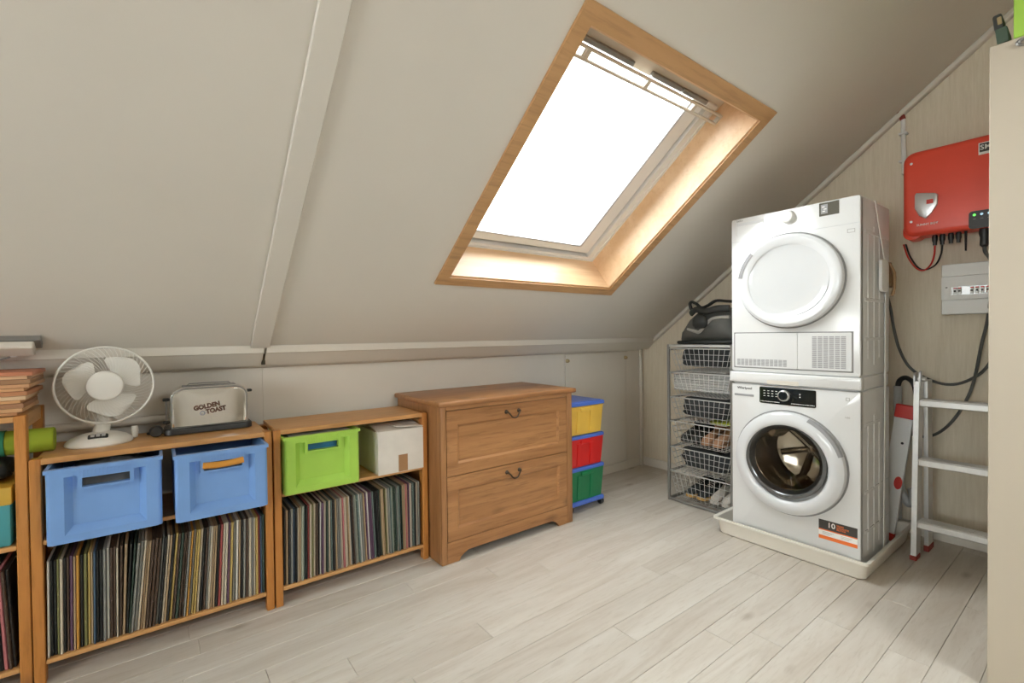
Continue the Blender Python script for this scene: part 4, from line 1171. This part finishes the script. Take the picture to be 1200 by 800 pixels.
# ---- white profile with red cap leaning behind the washer
def profile():
    t = thing('straightedge', 'white flat straightedge with red end caps leaning between washer and ladder', 'straightedge', (3.30, .80, 0))
    T = at(3.305, .842, .013) @ Matrix.Rotation(R(6.6), 4, 'X') @ Matrix.Rotation(R(3), 4, 'Y')
    MB(T).box(-.012, .012, -.042, .042, .03, .70, .002).build('bar', M['white_plastic'], t)
    MB(T).box(-.015, .015, -.044, .044, .70, .775, .004).build('end_cap', M['red'], t)
    MB(T).box(-.015, .015, -.044, .044, .0, .045, .004).build('end_cap', M['red'], t)
    MB(T @ at(-.012, -.012, .56) @ FX).lathe([(0, .001), (.007, .001), (.007, 0)], 12).build('hang_hole', M['black'], t)
    MB(T @ at(-.012, -.022, .335) @ FX).lathe([(0, .002), (.025, .002), (.027, 0)], 20, sx=.7, sy=1.35).build('badge', M['red'], t)
profile()
def drain():
    t = thing('drain_pipe', 'pale grey drain pipe with black hose behind the washing machine', 'pipe', (3.44, .82, 0))
    MB().cyl((3.46, .818, .10), (3.46, .818, .875), .020, n=16).build('standpipe', M['pipe_grey'], t)
    MB().tube(catmull([(3.46, .818, .80), (3.46, .816, .885), (3.455, .80, .918), (3.45, .775, .925), (3.44, .745, .90), (3.44, .730, .84), (3.43, .728, .76), (3.43, .74, .60)], 6), .0135, 10).build('hose', M['black'], t)
    MB().tube(catmull([(3.46, .818, .33), (3.45, .79, .24), (3.45, .765, .20), (3.45, .745, .23), (3.45, .75, .29)], 6), .022, 12).build('trap', M['pipe_grey'], t)
drain()

# ---- wardrobe at the right edge
def wardrobe():
    x0, x1, y0, y1, h = 2.20, 2.80, -.55, .282, 2.128
    t = thing('wardrobe', 'tall plain beige wardrobe at the right edge of the picture', 'wardrobe', (2.5, -.15, 0))
    MB().box(x0 + .022, x1, y0, y1, 0.0, h, .002).build('carcass', M['wardrobe'], t)
    d = MB().box(x0, x0 + .0215, y0 + .28, y1, .01, h - .002, .002).build('door', M['wardrobe'], t)
    MB().box(x0, x0 + .0215, y0, y0 + .278, .01, h - .002, .002).build('door', M['wardrobe'], t)
    MB(at(x0, .205, 2.105) @ FX).lathe([(.006, 0), (.012, .004), (.014, .008), (.010, .012), (.006, .009), (.006, 0)], 16, sx=1.3).build('knob', M['galv'], d)
wardrobe()
def wardrobe_top():
    z = 2.1285
    t = thing('storage_crate', 'lime green crate on top of the wardrobe, cut by the top right corner', 'crate', (2.5, 0, z))
    g = M['green']
    MB().box(2.215, 2.62, -.24, -.236, z, z + .26).build('side_wall', g, t)
    MB().box(2.215, 2.62, .221, .225, z, z + .26).build('side_wall', g, t)
    MB().box(2.215, 2.219, -.236, .221, z, z + .26).build('front_wall', g, t)
    MB().box(2.616, 2.62, -.236, .221, z, z + .26).build('back_wall', g, t)
    MB().box(2.219, 2.616, -.236, .221, z, z + .004).build('crate_floor', g, t)
    MB().box(2.209, 2.216, .195, .229, z + .002, z + .255, .002).build('corner_post', g, t)
    u = thing('tool_case', 'small dark green case leaning beside the green crate on the wardrobe', 'case', (2.26, .25, z))
    T = at(2.24, .250, z) @ Matrix.Rotation(R(-6), 4, 'X')
    MB(T).box(-.03, .06, -.012, .016, .003, .055, .005, 2).build('body', M['case_green'], u)
    MB(T).box(-.025, .055, -.004, .018, .055, .105, .006, 2).build('lid', M['bag_black'], u)
    MB(T).box(-.0315, -.029, -.003, .008, .065, .09, .002).build('label_plate', M['brass'], u)
wardrobe_top()

# ---- fan
def fan():
    cx, cy, cz = -.155, 2.450, 1.018
    t = thing('desk_fan', 'white desk fan with round wire grille on the middle shelf unit', 'fan', (cx, cy, .7875))
    bx, by, bz = -.178, 2.462, .7875
    MB(at(bx, by, bz)).lathe([(0, 0), (.100, 0), (.104, .006), (.101, .016), (.085, .030), (.055, .042), (.03, .047), (0, .048)], 40, sy=.9).build('base', M['fan_white'], t)
    MB(at(bx, by - .058, bz + .0345) @ Matrix.Rotation(R(22), 4, 'X')).prism(rrect(-.03, .03, -.012, .012, .006, 3), 0, .008, .002).build('switch_plate', M['black'], t)
    for k in (-1, 0, 1): MB(at(bx + k * .016, by - .060, bz + .040) @ Matrix.Rotation(R(22), 4, 'X')).box(-.006, .006, -.008, .008, 0, .008, .002).build('button', M['silver'], t)
    MB().tube(catmull([(bx, by + .01, bz + .035), (cx - .01, cy + .05, bz + .085), (cx, cy + .055, bz + .15), (cx, cy + .055, cz - .03)], 5), .026, 14).build('neck', M['fan_white'], t)
    Ff = at(cx, cy, cz) @ FY
    MB(Ff).lathe([(0, -.035), (.034, -.035), (.048, -.05), (.052, -.085), (.040, -.12), (.020, -.13), (0, -.13)], 28).build('motor', M['fan_white'], t)
    MB().lathe([(0, 0), (.010, 0), (.013, -.02), (.009, -.045), (0, -.05)], 12, at(bx + .108, by + .03, bz + .052)).build('cable_boss', M['fan_white'], t)
    r = .150
    rg = MB(Ff).tube([(r * math.cos(a), r * math.sin(a), 0) for a in [2 * math.pi * k / 64 for k in range(64)]], .0042, 8, closed=True).build('grille_ring', M['fan_wire'], t)
    MB(Ff).lathe([(0, .040), (.045, .039), (.055, .034), (.058, .026), (.054, .022)], 36).build('hub_cap', M['fan_white'], t)
    gw = MB(Ff)
    n = 56
    for k in range(n):
        a = 2 * math.pi * k / n; pts, ptb = [], []
        for j in range(6):
            q = j / 5
            rr_ = .054 + (r - .054) * q; aa = a + .5 * q
            pts.append((rr_ * math.cos(aa), rr_ * math.sin(aa), .027 * math.cos(q * math.pi / 2)))
            ptb.append((rr_ * math.cos(a), rr_ * math.sin(a), -.055 * math.cos(q * math.pi / 2) ** .7))
        gw.tube(pts, .0010, 4)
        if k % 2 == 0: gw.tube(ptb, .0009, 4)
    gw.build('grille_wire', M['fan_wire'], t, stuff=True)
    bl = MB(Ff).lathe([(0, .012), (.03, .010), (.034, 0), (.034, -.03), (0, -.034)], 20).build('rotor_hub', M['fan_white'], t)
    for a0 in (38, 158, 278):
        vs, fs = [], []
        nr, na = 8, 8
        for side in (0, 1):
            for i in range(nr + 1):
                q = i / nr; rr_ = .032 + .098 * q
                w = R(24 + 26 * math.sin(q * math.pi * .62))
                if q > .8: w *= 1 - .55 * ((q - .8) / .2) ** 2
                for j in range(na + 1):
                    s = j / na * 2 - 1
                    a = R(a0) + s * w + .12 * q
                    rad = rr_ - .012 * q * s * s
                    vs.append((rad * math.cos(a), rad * math.sin(a), -.012 - .016 * s + (-.0018 if side else 0)))
        w1 = na + 1; b = (nr + 1) * w1
        for i in range(nr):
            for j in range(na):
                p = i * w1 + j
                fs.append((p, p + 1, p + w1 + 1, p + w1)); fs.append((b + p, b + p + w1, b + p + w1 + 1, b + p + 1))
        for i in range(nr):
            for j in (0, na):
                p = i * w1 + j; fs.append((p, p + w1, b + p + w1, b + p))
        for j in range(na):
            for i in (0, nr):
                p = i * w1 + j; fs.append((p, b + p, b + p + 1, p + 1))
        MB(Ff).add(vs, fs).build('blade', M['fan_white'], t)
fan()
# ---- toaster
def toaster():
    x0, x1, y0, y1 = .048, .338, 2.448, 2.565
    z0, zt = .7875, .988
    t = thing('toaster', 'chrome toaster with black base and brown lettering on the middle shelf unit', 'toaster', (.19, 2.5, z0))
    bs = MB().prism(rrect(x0 - .022, x1 + .016, y0 - .012, y1 + .012, .03, 5), z0 + .004, z0 + .030, .008, 3).build('base', M['black'], t)
    for x in (x0 + .02, x1 - .02):
        for y in (y0 + .02, y1 - .02): MB().cyl((x, y, z0), (x, y, z0 + .006), .010, n=10).build('foot', M['black'], bs)
    Ft = at(0, y0, 0) @ FY
    def prof(ins):
        a, b, top, rad = x0 + ins, x1 - ins, zt - ins, .050
        pts = [(a, z0 + .030), (b, z0 + .030)]
        for k in range(9):
            q = R(90 * k / 8); pts.append((b - rad + rad * math.cos(q), top - rad + rad * math.sin(q) * .8 + rad * .2))
        for k in range(9):
            q = R(90 + 90 * k / 8); pts.append((a + rad + rad * math.cos(q), top - rad + rad * math.sin(q) * .8 + rad * .2))
        return pts
    MB(Ft).prism(prof(0), -(y1 - y0), 0, .010, 4).build('shell', M['chrome'], t)
    # bulging side plate with a bevelled edge
    a, b, zb, zc, rad, BG_ = x0 + .014, x1 - .014, z0 + .036, zt - .014, .040, .015
    nx, nz = 28, 10
    vs, fs = [], []
    for side in (0, 1):
        for i in range(nx + 1):
            q = 2 * i / nx - 1
            q = math.copysign(1 - (1 - abs(q)) ** 1.3, q)
            x = (a + b) / 2 + (b - a) / 2 * q
            e = max(0, rad - min(x - a, b - x))
            top = zc - (rad - math.sqrt(max(0, rad * rad - e * e)))
            for j in range(nz + 1):
                w = j / nz
                y = y0 - (.0025 + BG_ * (1 - q * q) * (1 - .25 * w ** 4)) if side == 0 else y0 + .001
                vs.append((x, y, zb + (top - zb) * w))
    w1 = nz + 1; B_ = (nx + 1) * w1
    for i in range(nx):
        for j in range(nz):
            p = i * w1 + j
            fs.append((p, p + w1, p + w1 + 1, p + 1)); fs.append((B_ + p, B_ + p + 1, B_ + p + w1 + 1, B_ + p + w1))
        for j in (0, nz):
            p = i * w1 + j; fs.append((p, p + w1, B_ + p + w1, B_ + p))
    for j in range(nz):
        for i in (0, nx):
            p = i * w1 + j; fs.append((p, p + 1, B_ + p + 1, B_ + p))
    MB().add(vs, fs).build('side_plate', M['chrome'], t)
    MB(Ft).tube([(p[0], p[1], .001) for p in prof(.006)], .0032, 8, closed=True).build('edge_trim', M['galv'], t)
    for yy in (y0 + .030, y0 + .070):
        MB().box(x0 + .045, x1 - .045, yy, yy + .022, zt - .002, zt + .0035, .0015).build('slot_frame', M['galv'], t)
    rk = MB()
    rk.tube([(x0 + .06, y0 + .05, zt), (x0 + .07, y0 + .05, zt + .012), (x1 - .07, y0 + .05, zt + .012), (x1 - .06, y0 + .05, zt)], .0025, 6).build('bun_rack', M['galv'], t)
    for (x, s, z) in ((x0, -1, .936), (x0, -1, .838), (x1, 1, .953)):
        MB().box(min(x, x + s * .024), max(x, x + s * .024), y0 + .045, y0 + .075, z - .006, z + .006, .003).build('lever', M['black'], t)
    MB().tube([(x0 - .012, y0 + .06, .82), (x0 - .012, y0 + .06, .93)], .003, 6).build('lever_rod', M['galv'], t)
    MB(at(x0 - .048, y0 + .012, z0 + .0245) @ FY).lathe([(0, .016), (.018, .015), (.023, .008), (.024, -.012), (.016, -.02), (0, -.02)], 24).build('dial', M['black'], t)
    MB().cyl((x0 - .04, y0 + .02, z0 + .02), (x0 - .015, y0 + .02, z0 + .016), .008, n=8).build('dial_shaft', M['black'], t)
    Tt = at(0, y0 - .0165, 0) @ FY @ at(.190, .892, 0) @ Matrix.Rotation(R(9), 4, 'Z')
    text('lettering', 'GOLDEN', .0265, Tt @ at(-.010, .013, 0), M['brown_ink'], t, .0016, .90, .0022)
    text('lettering', 'TOAST', .0265, Tt @ at(.020, -.011, 0), M['brown_ink'], t, .0016, .90, .0022)
    MB(Tt @ at(-.031, -.013, 0)).lathe([(.005, -.002), (.005, .002), (.0105, .002), (.0105, -.002)], 20).build('emblem', M['grey_slot'], t)
toaster()
wire('power_cord', 'thin black cord trailing on the shelf left of the toaster', [(.06, 2.59, .796), (.03, 2.60, .793), (-.01, 2.585, .792), (-.03, 2.55, .7925), (-.02, 2.52, .7925)], .0035, M['black'], 'cord')

# ---- left edge: wall pipe, lamp, magazines, rolled mat, lidded box
pp = MB().cyl((XL + .02, 2.672, .834), (.045, 2.672, .834), .018, n=14).build('wall_pipe', M['trim'], None, (-.8, 2.672, .82))
tag(pp, 'white horizontal pipe along the knee wall behind fan and toaster', 'pipe')
def fitting():
    t = thing('light_fitting', 'slim cream light fitting under the sloping ceiling at the left edge', 'light', (-.62, 2.47, 1.19))
    m = MS
    MB(m).box(-.90, -.338, .035, .088, -.022, 0.0, .002).build('mount', M['galv'], t)
    MB(m).box(-.90, -.355, .028, .082, -.052, -.021, .004).build('cover', M['tube_light'], t)
    MB(m).box(-.425, -.405, .018, .032, -.05, -.03, .003).build('switch', M['white_plastic'], t)
    MB().tube(catmull([(-.41, 2.505, 1.155), (-.43, 2.51, 1.135), (-.50, 2.515, 1.12), (-.60, 2.515, 1.112), (-.75, 2.515, 1.115)], 6), .003, 6).build('cord', M['galv'], t)
fitting()
MAG = [(.55, .27, .12), (.62, .36, .18), (.36, .18, .09), (.60, .32, .14), (.66, .46, .28), (.46, .2, .09), (.60, .33, .16), (.56, .30, .15), (.34, .18, .09), (.62, .38, .22), (.50, .19, .10), (.55, .38, .26)]
MM = [mat('magazine_cover', c, .5, var=.12, vscale=12, stretch=(1, 1, 30)) for c in MAG]
zz = .9428
for k in range(11):
    th = .0112 + .0025 * ((k * 7) % 3)
    sx = -.372 + .003 * k + (.006 if k % 3 else -.004)
    mb = MB(at(sx, 2.298, zz) @ Matrix.Rotation(R((-1) ** k * .7), 4, 'Z'))
    mb.prism(rrect(-.30, 0, 0, .27, .004, 2), 0, th - .0008, .002)
    word = 'lowest' if k == 0 else ('topmost' if k == 10 else ordinal(k + 1) + ' from the bottom,')
    tag(mb.build('magazine', MM[k], None, (sx, 2.3, zz)), f'orange brown magazine, {word} in the pile on the tall left unit', 'magazine', 'magazines piled on the left shelf unit')
    zz += th
def lidded():
    x0, x1, y0, y1, z0 = -.72, -.392, 2.285, 2.56, .5025
    t = thing('storage_box', 'teal cardboard box with mustard lid in the unit at the left edge', 'box', (-.56, 2.42, z0))
    MB().box(x0 + .004, x1 - .004, y0 + .004, y1 - .004, z0, .66, .008, 2).build('body', M['teal'], t)
    MB().box(x0, x1, y0, y1, .643, .704, .006, 2).build('lid', M['box_yellow'], t)
lidded()
tag(lump('folded_bag', M['bag_black'], (-.55, 2.42, .7465), (.16, .13, .0420), 9, amp=.25), 'flat black folded bag between the mustard lid and the rolled mat', 'bag')
def roll_mat():
    t = thing('rolled_mat', 'lime green rolled foam mat lying on the black bag, left edge', 'mat', (-.5, 2.42, .7895))
    Rm = Matrix(((0, 0, 1, 0), (1, 0, 0, 0), (0, 1, 0, 0), (0, 0, 0, 1)))
    T = at(0, 2.42, .8325) @ Rm
    MB(T).lathe([(.004, -.68), (.040, -.68), (.043, -.676), (.043, -.304), (.040, -.300), (.004, -.300)], 28).build('roll', M['mat_green'], t)
    MB(T).lathe([(.043, -.45), (.0455, -.45), (.0455, -.425), (.043, -.425)], 28).build('band', M['mat_teal'], t)
roll_mat()

# ---- fill lamp added out of view behind the camera
def fill(x, y, z, w):
    t = thing('fill_lamp', 'added unseen opal globe pendant lamp hanging from the ridge', 'lamp', (x, y, z))
    MB(at(x, y, z)).lathe([(.02, .115), (.06, .10), (.10, .06), (.115, 0), (.10, -.06), (.06, -.10), (0, -.115)], 28).build('globe', M['globe'], t)
    MB().cyl((x, y, z + .11), (x, y, RIDGE_Z), .006, n=8).build('cord', M['white_plastic'], t)
    l = bpy.data.lights.new('fill_bulb', 'POINT'); l.energy = w; l.shadow_soft_size = .13; l.color = (1.0, .90, .76)
    o = bpy.data.objects.new('fill_bulb', l); COL.objects.link(o); o.location = (x, y, z - .02)
    return t
fill(-.9, .0, 2.45, FILL_LAMP)
